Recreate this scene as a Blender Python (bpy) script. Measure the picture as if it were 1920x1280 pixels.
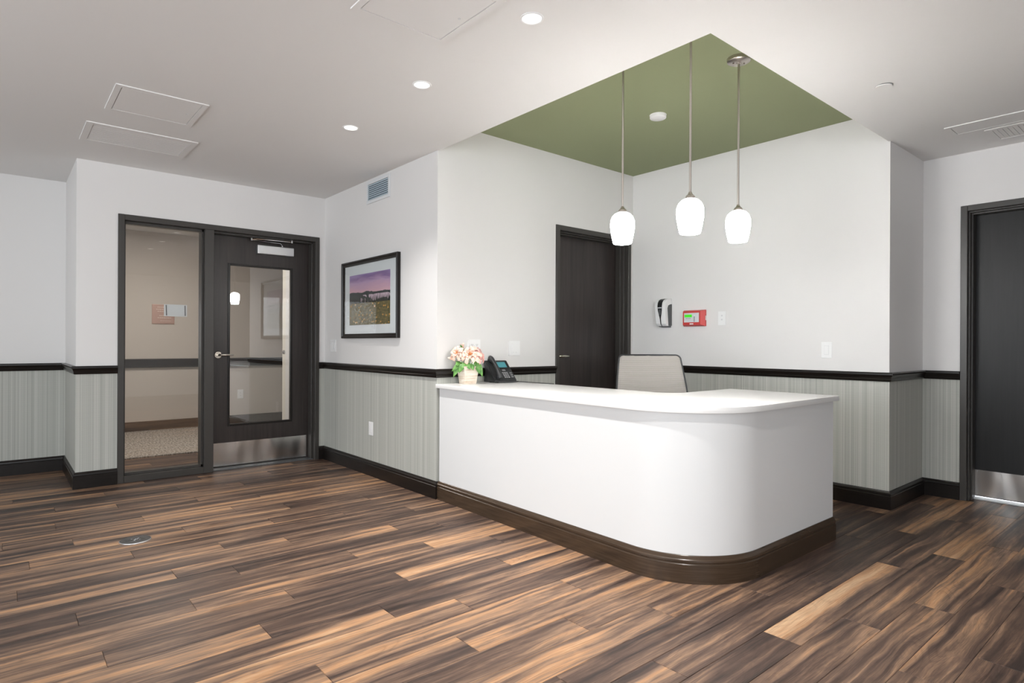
import bpy, bmesh, math, random
from mathutils import Vector, Matrix

random.seed(7)
for o in list(bpy.data.objects):
    bpy.data.objects.remove(o, do_unlink=True)
scene = bpy.context.scene
col = scene.collection

# ------------------------------------------------------------------ camera
CAMH = 1.147
YAW, ROLL = math.radians(49.6843), 0.0046
f_ = Vector((math.cos(YAW), math.sin(YAW), 0))
r_ = Vector((math.sin(YAW), -math.cos(YAW), 0))
u_ = Vector((0, 0, 1))
Rv = r_ * math.cos(ROLL) + u_ * math.sin(ROLL)
Uv = u_ * math.cos(ROLL) - r_ * math.sin(ROLL)
cam_data = bpy.data.cameras.new('camera')
cam = bpy.data.objects.new('camera', cam_data)
col.objects.link(cam)
cam_data.sensor_width = 36.0
cam_data.sensor_fit = 'HORIZONTAL'
cam_data.lens = 1138.565 * 36.0 / 1920.0
cam_data.shift_y = 4.2 / 1920.0
cam_data.clip_start = 0.02
m3 = Matrix((Rv, Uv, -f_)).transposed()
cam.matrix_world = Matrix.Translation((0, 0, CAMH)) @ m3.to_4x4()
scene.camera = cam

# ------------------------------------------------------------------ world, exposure, lamps' settings
vs = scene.view_settings
vs.view_transform = 'Standard'
vs.look = 'None'
vs.exposure = 0.16
vs.gamma = 1.0
vs.use_curve_mapping = False
world = bpy.data.worlds.new('daylight')
scene.world = world
world.use_nodes = True
bg = world.node_tree.nodes['Background']
bg.inputs['Color'].default_value = (0.91, 0.95, 1.0, 1)
bg.inputs['Strength'].default_value = 8.5
DOWN_W = 111.0          # each recessed downlight
PEND_E = 74.0          # emission of the pendant glass
CORR_W = 35.0          # added corridor lamp, out of view
LAMP_COL = (1.0, 0.975, 0.94)

# ------------------------------------------------------------------ room measures (metres)
Ya, Xb, Yc, Xd, Ye, Xf = 5.803, 2.482, 3.782, 4.760, 1.530, 5.476
Xl, Yg, Hc, Hr = 0.470, 6.749, 2.576, 2.795
RX, RY = 2.494, 1.540            # front edges of the ceiling recess
Xfl, Xfr, Ft = 0.744, 2.424, 2.184
XW, YS, XE = -3.4, -3.2, Xf      # west and south limits of the lobby
RD = 0.14                        # how far door leaves stand back in their frames
COR_N = 9.05                     # far corridor wall

# ------------------------------------------------------------------ mesh helpers
class MB:
    def __init__(s):
        s.v, s.f, s.m = [], [], []
    def add(s, verts, faces, mi=0):
        b = len(s.v)
        s.v += [tuple(p) for p in verts]
        s.f += [tuple(b + i for i in q) for q in faces]
        s.m += [mi] * len(faces)
        return s
    def box(s, x0, x1, y0, y1, z0, z1, mi=0):
        v = [(x, y, z) for z in (z0, z1) for y in (y0, y1) for x in (x0, x1)]
        return s.add(v, [(0, 2, 3, 1), (4, 5, 7, 6), (0, 1, 5, 4), (2, 6, 7, 3), (0, 4, 6, 2), (1, 3, 7, 5)], mi)
    def prism(s, poly, z0, z1, mi=0):
        n = len(poly)
        a = sum(poly[i][0] * poly[(i + 1) % n][1] - poly[(i + 1) % n][0] * poly[i][1] for i in range(n))
        if a < 0:
            poly = poly[::-1]
        v = [(x, y, z0) for x, y in poly] + [(x, y, z1) for x, y in poly]
        fs = [tuple(range(n - 1, -1, -1)), tuple(range(n, 2 * n))]
        fs += [(i, (i + 1) % n, n + (i + 1) % n, n + i) for i in range(n)]
        return s.add(v, fs, mi)
    def prism_axis(s, poly, a0, a1, axis, mi=0):
        """polygon in the two other axes, pulled along axis. axis X: (y,z); axis Y: (x,z)"""
        t = MB().prism(poly, a0, a1)
        if axis == 'X':
            vv = [(z, x, y) for x, y, z in t.v]
            ff = t.f
        else:
            vv = [(x, z, y) for x, y, z in t.v]
            ff = [q[::-1] for q in t.f]
        return s.add(vv, ff, mi)
    def lathe(s, prof, c=(0, 0, 0), seg=24, mi=0, axis='Z', cap=True):
        """prof = [(radius, height)] bottom to top"""
        v, fs = [], []
        n = len(prof)
        for k in range(seg):
            a = 2 * math.pi * k / seg
            for r, z in prof:
                p = (r * math.cos(a), r * math.sin(a), z)
                if axis == 'X':
                    p = (p[2], p[0], p[1])
                elif axis == 'Y':
                    p = (p[1], p[2], p[0])
                v.append((p[0] + c[0], p[1] + c[1], p[2] + c[2]))
        for k in range(seg):
            k2 = (k + 1) % seg
            for i in range(n - 1):
                fs.append((k * n + i, k2 * n + i, k2 * n + i + 1, k * n + i + 1))
        if cap:
            if prof[0][0] > 1e-6:
                fs.append(tuple(k * n for k in range(seg - 1, -1, -1)))
            if prof[-1][0] > 1e-6:
                fs.append(tuple(k * n + n - 1 for k in range(seg)))
        return s.add(v, fs, mi)
    def tube(s, pts, r, seg=8, mi=0, closed=False):
        P = [Vector(p) for p in pts]
        n = len(P)
        rad = r if isinstance(r, (list, tuple)) else [r] * n
        v, fs = [], []
        up = None
        for i in range(n):
            if closed:
                t = (P[(i + 1) % n] - P[i - 1]).normalized()
            else:
                t = (P[min(i + 1, n - 1)] - P[max(i - 1, 0)]).normalized()
            if up is None:
                up = Vector((0, 0, 1)) if abs(t.z) < 0.9 else Vector((1, 0, 0))
            a = (up - t * up.dot(t)).normalized()
            up = a
            b = t.cross(a)
            for k in range(seg):
                w = 2 * math.pi * k / seg
                v.append(P[i] + (a * math.cos(w) + b * math.sin(w)) * rad[i])
        for i in range(n if closed else n - 1):
            j = (i + 1) % n
            for k in range(seg):
                k2 = (k + 1) % seg
                fs.append((i * seg + k, i * seg + k2, j * seg + k2, j * seg + k))
        if not closed:
            fs.append(tuple(range(seg - 1, -1, -1)))
            fs.append(tuple((n - 1) * seg + k for k in range(seg)))
        return s.add(v, fs, mi)
    def sweep(s, prof, path, mi=0, caps=True):
        """profile (outward, z) carried along a plan path; outward is to the right of the walking direction"""
        P = [Vector((p[0], p[1])) for p in path]
        n, k = len(P), len(prof)
        v, fs = [], []
        for i in range(n):
            def nrm(a, b):
                d = (b - a).normalized()
                return Vector((d.y, -d.x))
            if i == 0:
                o = nrm(P[0], P[1])
            elif i == n - 1:
                o = nrm(P[-2], P[-1])
            else:
                a, b = nrm(P[i - 1], P[i]), nrm(P[i], P[i + 1])
                o = (a + b)
                o = o / max(o.dot(a), 1e-6)
            for q, z in prof:
                v.append((P[i].x + o.x * q, P[i].y + o.y * q, z))
        for i in range(n - 1):
            for j in range(k):
                j2 = (j + 1) % k
                fs.append((i * k + j, (i + 1) * k + j, (i + 1) * k + j2, i * k + j2))
        if caps:
            fs.append(tuple(range(k)))
            fs.append(tuple((n - 1) * k + j for j in range(k - 1, -1, -1)))
        return s.add(v, fs, mi)
    def grid(s, fn, nu, nv, mi=0, thick=None):
        v = [fn(i / nu, j / nv) for j in range(nv + 1) for i in range(nu + 1)]
        fs = [(j * (nu + 1) + i, j * (nu + 1) + i + 1, (j + 1) * (nu + 1) + i + 1, (j + 1) * (nu + 1) + i)
              for j in range(nv) for i in range(nu)]
        return s.add(v, fs, mi)
    def build(s, name, mats, parent=None, origin=None, bevel=0, seg=2, smooth=False, ang=35, fix=True):
        me = bpy.data.meshes.new(name)
        og = Vector(origin) if origin is not None else Vector((0, 0, 0))
        me.from_pydata([tuple(Vector(p) - og) for p in s.v], [], s.f)
        if not isinstance(mats, (list, tuple)):
            mats = [mats]
        for mt in mats:
            me.materials.append(mt)
        for p, i in zip(me.polygons, s.m):
            p.material_index = i
        bm = bmesh.new()
        bm.from_mesh(me)
        if fix:
            bmesh.ops.recalc_face_normals(bm, faces=bm.faces)
        if bevel > 0:
            es = [e for e in bm.edges if len(e.link_faces) == 2 and e.calc_face_angle(0) > math.radians(28)]
            bmesh.ops.bevel(bm, geom=es, offset=bevel, segments=seg, profile=0.6, affect='EDGES', clamp_overlap=True)
        bm.to_mesh(me)
        bm.free()
        if smooth:
            me.polygons.foreach_set('use_smooth', [True] * len(me.polygons))
            me.set_sharp_from_angle(angle=math.radians(ang))
        o = bpy.data.objects.new(name, me)
        col.objects.link(o)
        if parent is not None:
            o.parent = parent
        elif origin is not None:
            o.location = og
        return o

def tag(o, label=None, cat=None, group=None, kind=None):
    for k, val in (('label', label), ('category', cat), ('group', group), ('kind', kind)):
        if val:
            o[k] = val
    return o

def thing(name, label, cat, loc=(0, 0, 0), rz=0.0, group=None, kind=None):
    o = bpy.data.objects.new(name, None)
    o.empty_display_size = 0.05
    col.objects.link(o)
    o.location = loc
    o.rotation_euler = (0, 0, rz)
    return tag(o, label, cat, group, kind)

# ------------------------------------------------------------------ material helpers
def mat(name, colr, rough=0.5, metal=0.0, spec=0.5, coat=0.0):
    m = bpy.data.materials.new(name)
    m.use_nodes = True
    b = m.node_tree.nodes['Principled BSDF']
    b.inputs['Base Color'].default_value = (*colr, 1)
    b.inputs['Roughness'].default_value = rough
    b.inputs['Metallic'].default_value = metal
    b.inputs['Specular IOR Level'].default_value = spec
    b.inputs['Coat Weight'].default_value = coat
    return m

class NT:
    """small node-graph writer"""
    def __init__(s, m):
        s.m, s.t = m, m.node_tree
        s.b = s.t.nodes.get('Principled BSDF')
    def n(s, typ, **kw):
        nd = s.t.nodes.new(typ)
        for k, v in kw.items():
            if k.startswith('i_'):
                nd.inputs[k[2:].replace('_', ' ')].default_value = v
            else:
                setattr(nd, k, v)
        return nd
    def l(s, a, b):
        s.t.links.new(a, b)
    def math(s, op, a, b=None, c=None, clamp=False):
        nd = s.n('ShaderNodeMath', operation=op, use_clamp=clamp)
        for i, x in enumerate((a, b, c)):
            if x is None:
                continue
            if isinstance(x, (int, float)):
                nd.inputs[i].default_value = x
            else:
                s.l(x, nd.inputs[i])
        return nd.outputs[0]
    def ramp(s, fac, stops, interp='LINEAR'):
        nd = s.n('ShaderNodeValToRGB')
        cr = nd.color_ramp
        cr.interpolation = interp
        while len(cr.elements) > 1:
            cr.elements.remove(cr.elements[-1])
        cr.elements[0].position = stops[0][0]
        cr.elements[0].color = (*stops[0][1], 1)
        for p, c in stops[1:]:
            e = cr.elements.new(p)
            e.color = (*c, 1)
        s.l(fac, nd.inputs[0])
        return nd.outputs[0]
    def mix(s, fac, a, b, blend='MIX'):
        nd = s.n('ShaderNodeMix', data_type='RGBA', blend_type=blend)
        for sock, x in ((nd.inputs[0], fac), (nd.inputs[6], a), (nd.inputs[7], b)):
            if isinstance(x, (int, float)):
                sock.default_value = x
            elif isinstance(x, tuple):
                sock.default_value = (*x, 1)
            else:
                s.l(x, sock)
        return nd.outputs[2]
    def noise(s, vec, scale=5, detail=3, rough=0.5, dist=0.0, dim='3D'):
        nd = s.n('ShaderNodeTexNoise', noise_dimensions=dim)
        nd.inputs['Scale'].default_value = scale
        nd.inputs['Detail'].default_value = detail
        nd.inputs['Roughness'].default_value = rough
        nd.inputs['Distortion'].default_value = dist
        if vec is not None:
            s.l(vec, nd.inputs['Vector' if dim != '1D' else 'W'])
        return nd.outputs[0]
    def scale(s, vec, sc, off=None):
        nd = s.n('ShaderNodeMapping')
        nd.inputs['Scale'].default_value = sc
        s.l(vec, nd.inputs['Vector'])
        if off is not None:
            s.l(off, nd.inputs['Location'])
        return nd.outputs[0]
    def bump(s, h, strength=0.2, dist=0.01):
        nd = s.n('ShaderNodeBump')
        nd.inputs['Strength'].default_value = strength
        nd.inputs['Distance'].default_value = dist
        s.l(h, nd.inputs['Height'])
        s.l(nd.outputs[0], s.b.inputs['Normal'])

M = {}
def painted(name, c, rough=0.6, amp=0.03):
    m = mat(name, c, rough, spec=0.3)
    g = NT(m)
    pos = g.n('ShaderNodeNewGeometry').outputs['Position']
    g.bump(g.noise(pos, 160, 2), amp, 0.002)
    M[name] = m
painted('wall_paint', (0.755, 0.742, 0.734), 0.55)
painted('ceiling_paint', (0.80, 0.79, 0.78), 0.85)
painted('green_paint', (0.285, 0.315, 0.186), 0.8)
painted('desk_white', (0.715, 0.717, 0.72), 0.45)
painted('corridor_paint', (0.60, 0.545, 0.49), 0.6)
painted('cream_paint', (0.76, 0.73, 0.66), 0.5)
M['quartz'] = mat('quartz', (0.84, 0.835, 0.825), 0.22)
M['frame'] = mat('frame', (0.040, 0.036, 0.032), 0.38)
M['plastic_white'] = mat('plastic_white', (0.84, 0.84, 0.84), 0.35)
M['plastic_shade'] = mat('plastic_shade', (0.68, 0.68, 0.69), 0.4)
M['key_grey'] = mat('key_grey', (0.22, 0.22, 0.23), 0.4)
M['black'] = mat('black', (0.012, 0.012, 0.013), 0.35)
M['charcoal'] = mat('charcoal', (0.020, 0.021, 0.023), 0.38)
M['grey_plastic'] = mat('grey_plastic', (0.085, 0.088, 0.092), 0.45)
M['dark_gap'] = mat('dark_gap', (0.01, 0.01, 0.01), 0.9)
M['nickel'] = mat('nickel', (0.62, 0.57, 0.51), 0.24, 1.0)
M['rod_nickel'] = mat('rod_nickel', (0.55, 0.50, 0.46), 0.32, 1.0)
M['aluminium'] = mat('aluminium', (0.66, 0.67, 0.68), 0.35, 1.0)
M['chrome'] = mat('chrome', (0.75, 0.76, 0.78), 0.12, 1.0)
M['vent_white'] = mat('vent_white', (0.72, 0.735, 0.75), 0.4)
M['vent_blue'] = mat('vent_blue', (0.50, 0.60, 0.66), 0.4)
M['red'] = mat('red', (0.56, 0.045, 0.040), 0.38)
M['panel_grey'] = mat('panel_grey', (0.62, 0.64, 0.67), 0.45)
M['mat_board'] = mat('mat_board', (0.78, 0.79, 0.80), 0.8)

def steel():
    m = mat('steel', (0.62, 0.60, 0.58), 0.24, 1.0)
    g = NT(m)
    pos = g.n('ShaderNodeNewGeometry').outputs['Position']
    h = g.noise(g.scale(pos, (4.2, 4.2, 1.6)), 1.0, 1)
    g.bump(h, 0.9, 0.05)
    M['steel'] = m
steel()

def espresso(name, c, rough=0.30, spec=0.32):
    m = mat(name, c, rough, spec=spec)
    g = NT(m)
    pos = g.n('ShaderNodeNewGeometry').outputs['Position']
    nz = g.noise(g.scale(pos, (3, 3, 60)), 2.0, 4)
    lo = tuple(x * 0.8 for x in c)
    hi = tuple(x * 1.25 for x in c)
    g.l(g.ramp(nz, [(0.3, lo), (0.7, hi)]), g.b.inputs['Base Color'])
    M[name] = m
espresso('espresso', (0.0095, 0.0072, 0.0062))
espresso('desk_base', (0.050, 0.032, 0.020), 0.22, 0.5)

def door_oak(name, c, rough=0.36):
    m = mat(name, c, rough)
    g = NT(m)
    pos = g.n('ShaderNodeNewGeometry').outputs['Position']
    a = g.noise(g.scale(pos, (70, 70, 2.2)), 1.0, 5, 0.6, 0.4)
    b = g.noise(g.scale(pos, (9, 9, 0.8)), 1.0, 3, 0.5, 1.2)
    w = g.math('MULTIPLY', g.math('ADD', a, b), 0.5)
    lo = tuple(x * 0.55 for x in c)
    hi = tuple(x * 1.75 for x in c)
    g.l(g.ramp(w, [(0.32, lo), (0.68, hi)]), g.b.inputs['Base Color'])
    g.bump(a, 0.25, 0.002)
    M[name] = m
door_oak('door_oak', (0.024, 0.018, 0.0165))
door_oak('door_black', (0.0050, 0.0049, 0.0051), 0.42)
M['door_black'].node_tree.nodes['Principled BSDF'].inputs['Specular IOR Level'].default_value = 0.32

def wallpaper():
    m = mat('wallpaper', (0.4, 0.4, 0.36), 0.62, spec=0.35)
    g = NT(m)
    sp = g.n('ShaderNodeSeparateXYZ')
    g.l(g.n('ShaderNodeNewGeometry').outputs['Position'], sp.inputs[0])
    s_ = g.math('ADD', sp.outputs[0], sp.outputs[1])
    fine = g.noise(s_, 95, 2, 0.6, dim='1D')
    wide = g.noise(s_, 26, 2, 0.5, dim='1D')
    weave = g.noise(sp.outputs[2], 260, 2, 0.6, dim='1D')
    v = g.math('ADD', g.math('MULTIPLY', fine, 0.62), g.math('MULTIPLY', wide, 0.38))
    v = g.math('MULTIPLY_ADD', weave, 0.16, v)
    g.l(g.ramp(v, [(0.40, (0.355, 0.358, 0.328)), (0.58, (0.432, 0.437, 0.403)), (0.76, (0.525, 0.53, 0.492))]), g.b.inputs['Base Color'])
    g.bump(v, 0.15, 0.002)
    M['wallpaper'] = m
wallpaper()

def wood_floor(name, per_object):
    m = mat(name, (0.2, 0.12, 0.08), 0.4)
    g = NT(m)
    tc = g.n('ShaderNodeTexCoord').outputs['Object']
    if per_object:
        rnd = g.n('ShaderNodeObjectInfo').outputs['Random']
        cb = g.n('ShaderNodeCombineXYZ')
        g.l(g.math('MULTIPLY', rnd, 61.0), cb.inputs[0])
        g.l(g.math('MULTIPLY', rnd, 173.0), cb.inputs[1])
        g.l(g.math('MULTIPLY', rnd, 37.0), cb.inputs[2])
        off = cb.outputs[0]
        add = g.n('ShaderNodeVectorMath', operation='ADD')
        g.l(tc, add.inputs[0])
        g.l(off, add.inputs[1])
        co = add.outputs[0]
    else:
        rnd = None
        co = tc
    # bend the grain a little
    wob = g.noise(g.scale(co, (1.6, 5.0, 1)), 1.0, 3, 0.55)
    bend = g.n('ShaderNodeVectorMath', operation='ADD')
    cb2 = g.n('ShaderNodeCombineXYZ')
    g.l(g.math('MULTIPLY_ADD', wob, 0.06, -0.03), cb2.inputs[1])
    g.l(co, bend.inputs[0])
    g.l(cb2.outputs[0], bend.inputs[1])
    gv = bend.outputs[0]
    streak = g.noise(g.scale(gv, (0.9, 24.0, 1)), 1.0, 7, 0.62, 0.35)
    broad = g.noise(g.scale(gv, (0.5, 7.0, 1)), 1.0, 3, 0.5, 0.3)
    blot = g.noise(g.scale(co, (4.0, 16.0, 1)), 1.0, 5, 0.65, 1.2)
    fine = g.noise(g.scale(gv, (6.0, 300.0, 1)), 1.0, 4, 0.65)
    v = g.math('ADD', g.math('MULTIPLY', streak, 0.50), g.math('MULTIPLY', broad, 0.38))
    v = g.math('ADD', v, g.math('MULTIPLY', blot, 0.12))
    if rnd is not None:
        v = g.math('ADD', v, g.math('MULTIPLY_ADD', g.math('FRACT', g.math('MULTIPLY', rnd, 7.31)), 0.10, -0.05))
    base = g.ramp(v, [(0.40, (0.040, 0.028, 0.024)), (0.46, (0.084, 0.054, 0.042)), (0.512, (0.158, 0.100, 0.070)),
                      (0.548, (0.255, 0.160, 0.103)), (0.592, (0.39, 0.215, 0.112)), (0.67, (0.50, 0.335, 0.205))])
    # cathedral rings: thin dark contour lines of a slow field
    fld = g.noise(g.scale(gv, (1.1, 6.5, 1)), 1.0, 1, 0.4, 0.6)
    ln = g.math('FRACT', g.math('MULTIPLY', fld, 26.0))
    rf = g.ramp(ln, [(0.0, (0.62, 0.58, 0.56)), (0.16, (0.95, 0.94, 0.93)), (0.75, (1.06, 1.05, 1.04)), (0.92, (0.80, 0.77, 0.75)), (1.0, (0.62, 0.58, 0.56))])
    msk = g.ramp(g.noise(g.scale(co, (1.5, 7.0, 1)), 1.0, 2), [(0.46, (0, 0, 0)), (0.60, (1, 1, 1))])
    base = g.mix(g.math('MULTIPLY_ADD', msk, 0.40, 0.08), base, rf, 'MULTIPLY')
    ff = g.ramp(fine, [(0.34, (0.58, 0.55, 0.54)), (0.52, (1.0, 1.0, 1.0)), (0.68, (1.22, 1.20, 1.17))])
    base = g.mix(0.75, base, ff, 'MULTIPLY')
    # knots
    vo = g.n('ShaderNodeTexVoronoi', feature='F1')
    vo.inputs['Scale'].default_value = 1.0
    g.l(g.scale(gv, (1.1, 5.0, 0.0)), vo.inputs['Vector'])
    kd = g.math('ADD', vo.outputs[0], g.math('MULTIPLY_ADD', blot, 0.12, -0.06))
    kn = g.ramp(kd, [(0.0, (0.22, 0.19, 0.18)), (0.05, (0.50, 0.45, 0.43)), (0.085, (0.78, 0.75, 0.73)), (0.10, (0.55, 0.50, 0.48)), (0.15, (1, 1, 1))])
    base = g.mix(0.8, base, kn, 'MULTIPLY')
    g.l(base, g.b.inputs['Base Color'])
    g.l(g.math('MULTIPLY_ADD', fine, 0.16, 0.34), g.b.inputs['Roughness'])
    g.b.inputs['Specular IOR Level'].default_value = 0.16
    g.bump(fine, 0.10, 0.001)
    M[name] = m
wood_floor('plank_wood', True)
wood_floor('subfloor_wood', False)

def carpet():
    m = mat('carpet', (0.4, 0.36, 0.3), 0.95, spec=0.1)
    g = NT(m)
    pos = g.n('ShaderNodeNewGeometry').outputs['Position']
    a = g.noise(g.scale(pos, (55, 22, 1)), 1.0, 4, 0.7)
    g.l(g.ramp(a, [(0.35, (0.13, 0.11, 0.095)), (0.5, (0.36, 0.32, 0.28)), (0.66, (0.62, 0.57, 0.51))]), g.b.inputs['Base Color'])
    g.bump(a, 0.6, 0.01)
    M['carpet'] = m
carpet()

def glass(name, ior=1.52, tint=(0.93, 0.95, 0.94)):
    m = bpy.data.materials.new(name)
    m.use_nodes = True
    t = m.node_tree
    t.nodes.clear()
    out = t.nodes.new('ShaderNodeOutputMaterial')
    mx = t.nodes.new('ShaderNodeMixShader')
    tr = t.nodes.new('ShaderNodeBsdfTransparent')
    tr.inputs[0].default_value = (*tint, 1)
    gl = t.nodes.new('ShaderNodeBsdfGlossy')
    gl.inputs['Roughness'].default_value = 0.0
    fr = t.nodes.new('ShaderNodeFresnel')
    fr.inputs[0].default_value = ior
    ge = t.nodes.new('ShaderNodeNewGeometry')
    a = t.nodes.new('ShaderNodeMath')
    a.operation = 'SUBTRACT'
    a.inputs[0].default_value = 1.0
    t.links.new(ge.outputs['Backfacing'], a.inputs[1])
    b = t.nodes.new('ShaderNodeMath')
    b.operation = 'MULTIPLY'
    t.links.new(fr.outputs[0], b.inputs[0])
    t.links.new(a.outputs[0], b.inputs[1])
    t.links.new(b.outputs[0], mx.inputs[0])
    t.links.new(tr.outputs[0], mx.inputs[1])
    t.links.new(gl.outputs[0], mx.inputs[2])
    t.links.new(mx.outputs[0], out.inputs[0])
    M[name] = m
glass('pane', 2.25, (0.955, 0.962, 0.957))
glass('picture_glass', 1.6, (0.97, 0.98, 0.98))

def emit(name, c, st):
    m = bpy.data.materials.new(name)
    m.use_nodes = True
    b = m.node_tree.nodes['Principled BSDF']
    b.inputs['Base Color'].default_value = (0.8, 0.8, 0.8, 1) if st > 1 else (c[0] * 0.3, c[1] * 0.3, c[2] * 0.3, 1)
    b.inputs['Emission Color'].default_value = (*c, 1)
    b.inputs['Emission Strength'].default_value = st
    M[name] = m
emit('opal_glass', (1.0, 0.98, 0.95), PEND_E)
def opal():
    g = NT(M['opal_glass'])
    sp = g.n('ShaderNodeSeparateXYZ')
    g.l(g.n('ShaderNodeTexCoord').outputs['Object'], sp.inputs[0])
    mr = g.n('ShaderNodeMapRange')           # the glass is dimmer towards the socket, away from the bulb
    mr.inputs['From Min'].default_value = 0.05
    mr.inputs['From Max'].default_value = 0.18
    mr.inputs['To Min'].default_value = PEND_E
    mr.inputs['To Max'].default_value = PEND_E * 0.30
    g.l(sp.outputs[2], mr.inputs['Value'])
    g.l(mr.outputs[0], g.b.inputs['Emission Strength'])
opal()
emit('lamp_reflector', (1.0, 0.97, 0.92), 2.2)
emit('lcd_green', (0.06, 0.80, 0.01), 0.62)
emit('lcd_teal', (0.10, 0.42, 0.48), 0.30)

def bronze():
    m = mat('bronze', (0.55, 0.36, 0.30), 0.38, 0.9)
    g = NT(m)
    pos = g.n('ShaderNodeNewGeometry').outputs['Position']
    g.bump(g.noise(g.scale(pos, (1, 1, 300)), 1.0, 2), 0.1, 0.001)
    M['bronze'] = m
bronze()
M['bronze_text'] = mat('bronze_text', (0.80, 0.66, 0.58), 0.4, 0.7)

def washed_wood():
    m = mat('washed_wood', (0.7, 0.62, 0.52), 0.7)
    g = NT(m)
    tc = g.n('ShaderNodeTexCoord').outputs['Object']
    a = g.noise(g.scale(tc, (9, 9, 70)), 1.0, 4, 0.6, 0.5)
    g.l(g.ramp(a, [(0.3, (0.50, 0.37, 0.26)), (0.5, (0.68, 0.59, 0.49)), (0.7, (0.80, 0.76, 0.70))]), g.b.inputs['Base Color'])
    g.bump(a, 0.3, 0.002)
    M['washed_wood'] = m
washed_wood()
def leafmat(name, a, b):
    m = mat(name, a, 0.45)
    g = NT(m)
    tc = g.n('ShaderNodeTexCoord').outputs['Object']
    g.l(g.ramp(g.noise(tc, 40, 3), [(0.3, a), (0.7, b)]), g.b.inputs['Base Color'])
    M[name] = m
leafmat('leaf_green', (0.065, 0.20, 0.040), (0.17, 0.38, 0.085))
leafmat('petal_peach', (0.88, 0.55, 0.43), (0.93, 0.72, 0.61))
leafmat('petal_pink', (0.88, 0.42, 0.38), (0.94, 0.62, 0.56))
leafmat('petal_heart', (0.78, 0.30, 0.08), (0.92, 0.52, 0.18))

def chair_mesh():
    m = mat('chair_mesh', (0.35, 0.33, 0.31), 0.7)
    g = NT(m)
    tc = g.n('ShaderNodeTexCoord').outputs['Object']
    sp = g.n('ShaderNodeSeparateXYZ')
    g.l(tc, sp.inputs[0])
    w = g.math('SINE', g.math('MULTIPLY', sp.outputs[2], 2 * math.pi / 0.0085))
    g.l(g.ramp(g.math('MULTIPLY_ADD', w, 0.5, 0.5), [(0.1, (0.25, 0.233, 0.217)), (0.7, (0.41, 0.38, 0.355))]), g.b.inputs['Base Color'])
    g.bump(w, 0.4, 0.002)
    M['chair_mesh'] = m
chair_mesh()
M['fabric_grey'] = mat('fabric_grey', (0.10, 0.10, 0.10), 0.9)

def art_print():
    m = mat('art_print', (0.5, 0.4, 0.4), 0.5)
    g = NT(m)
    tc = g.n('ShaderNodeTexCoord').outputs['Generated']
    sp = g.n('ShaderNodeSeparateXYZ')
    g.l(tc, sp.inputs[0])
    u = g.math('SUBTRACT', 1.0, sp.outputs[1])
    v = sp.outputs[2]
    cb = g.n('ShaderNodeCombineXYZ')
    g.l(u, cb.inputs[0])
    g.l(v, cb.inputs[1])
    uv = cb.outputs[0]
    cl = g.noise(g.scale(uv, (2.2, 8, 1)), 1.0, 5, 0.6, 0.6)
    vv = g.math('MULTIPLY_ADD', g.math('SUBTRACT', cl, 0.5), 0.28, v)
    sky = g.ramp(vv, [(0.60, (0.78, 0.46, 0.50)), (0.72, (0.66, 0.40, 0.52)), (0.84, (0.55, 0.36, 0.55)), (0.92, (0.28, 0.17, 0.36)), (1.0, (0.38, 0.27, 0.50))])
    hn = g.noise(u, 3.4, 3, 0.5, dim='1D')
    hill_h = g.math('MULTIPLY_ADD', hn, 0.16, 0.555)
    hill = g.math('LESS_THAN', v, hill_h)
    c = g.mix(hill, sky, (0.040, 0.052, 0.058))
    rn = g.noise(g.scale(uv, (3.0, 9, 1)), 1.0, 3, 0.5, 0.8)
    riv = g.math('MULTIPLY', g.math('GREATER_THAN', rn, 0.47), g.math('MULTIPLY', g.math('LESS_THAN', v, 0.585), g.math('GREATER_THAN', u, 0.30)))
    c = g.mix(riv, c, (0.66, 0.50, 0.58))
    tn = g.noise(u, 55, 3, 0.7, dim='1D')
    tree = g.math('LESS_THAN', v, g.math('MULTIPLY_ADD', tn, 0.50, 0.265))
    c = g.mix(tree, c, (0.022, 0.028, 0.026))
    fn = g.noise(g.scale(uv, (16, 26, 1)), 1.0, 5, 0.7)
    field = g.ramp(fn, [(0.3, (0.045, 0.050, 0.022)), (0.5, (0.145, 0.118, 0.045)), (0.72, (0.31, 0.22, 0.075))])
    vo = g.n('ShaderNodeTexVoronoi')
    vo.inputs['Scale'].default_value = 17
    g.l(g.scale(uv, (1.0, 0.9, 1)), vo.inputs['Vector'])
    field = g.mix(g.math('LESS_THAN', vo.outputs[0], 0.24), field, (0.72, 0.36, 0.085))
    fm = g.math('LESS_THAN', v, g.math('MULTIPLY_ADD', fn, 0.05, 0.405))
    c = g.mix(fm, c, field)
    g.l(c, g.b.inputs['Base Color'])
    M['art_print'] = m
art_print()

# ================================================================== STRUCTURE
def struct(mb, name, m, label, cat=None, **kw):
    return tag(mb.build(name, m, **kw), label, cat, kind='structure')

# --- lobby floor with its planks
PW, PL = 0.150, 1.22
def plank_mesh():
    x0, x1, y0, y1 = 0.0004, PL - 0.0004, 0.0004, PW - 0.0004
    c = 0.0014
    v = [(x0, y0, -0.008), (x1, y0, -0.008), (x1, y1, -0.008), (x0, y1, -0.008),
         (x0, y0, -c), (x1, y0, -c), (x1, y1, -c), (x0, y1, -c),
         (x0 + c, y0 + c, 0), (x1 - c, y0 + c, 0), (x1 - c, y1 - c, 0), (x0 + c, y1 - c, 0)]
    fs = [(8, 9, 10, 11)]
    for a in (0, 4):
        fs += [(a + i, a + (i + 1) % 4, a + 4 + (i + 1) % 4, a + 4 + i) for i in range(4)]
    me = bpy.data.meshes.new('plank')
    me.from_pydata(v, [], fs)
    me.materials.append(M['plank_wood'])
    return me
floor = struct(MB().box(XW, Xf + 0.35, YS, 6.99, -0.08, -0.009), 'floor', M['subfloor_wood'],
               'dark walnut plank floor with amber streaks across the lobby', 'floor')
pm = plank_mesh()
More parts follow.
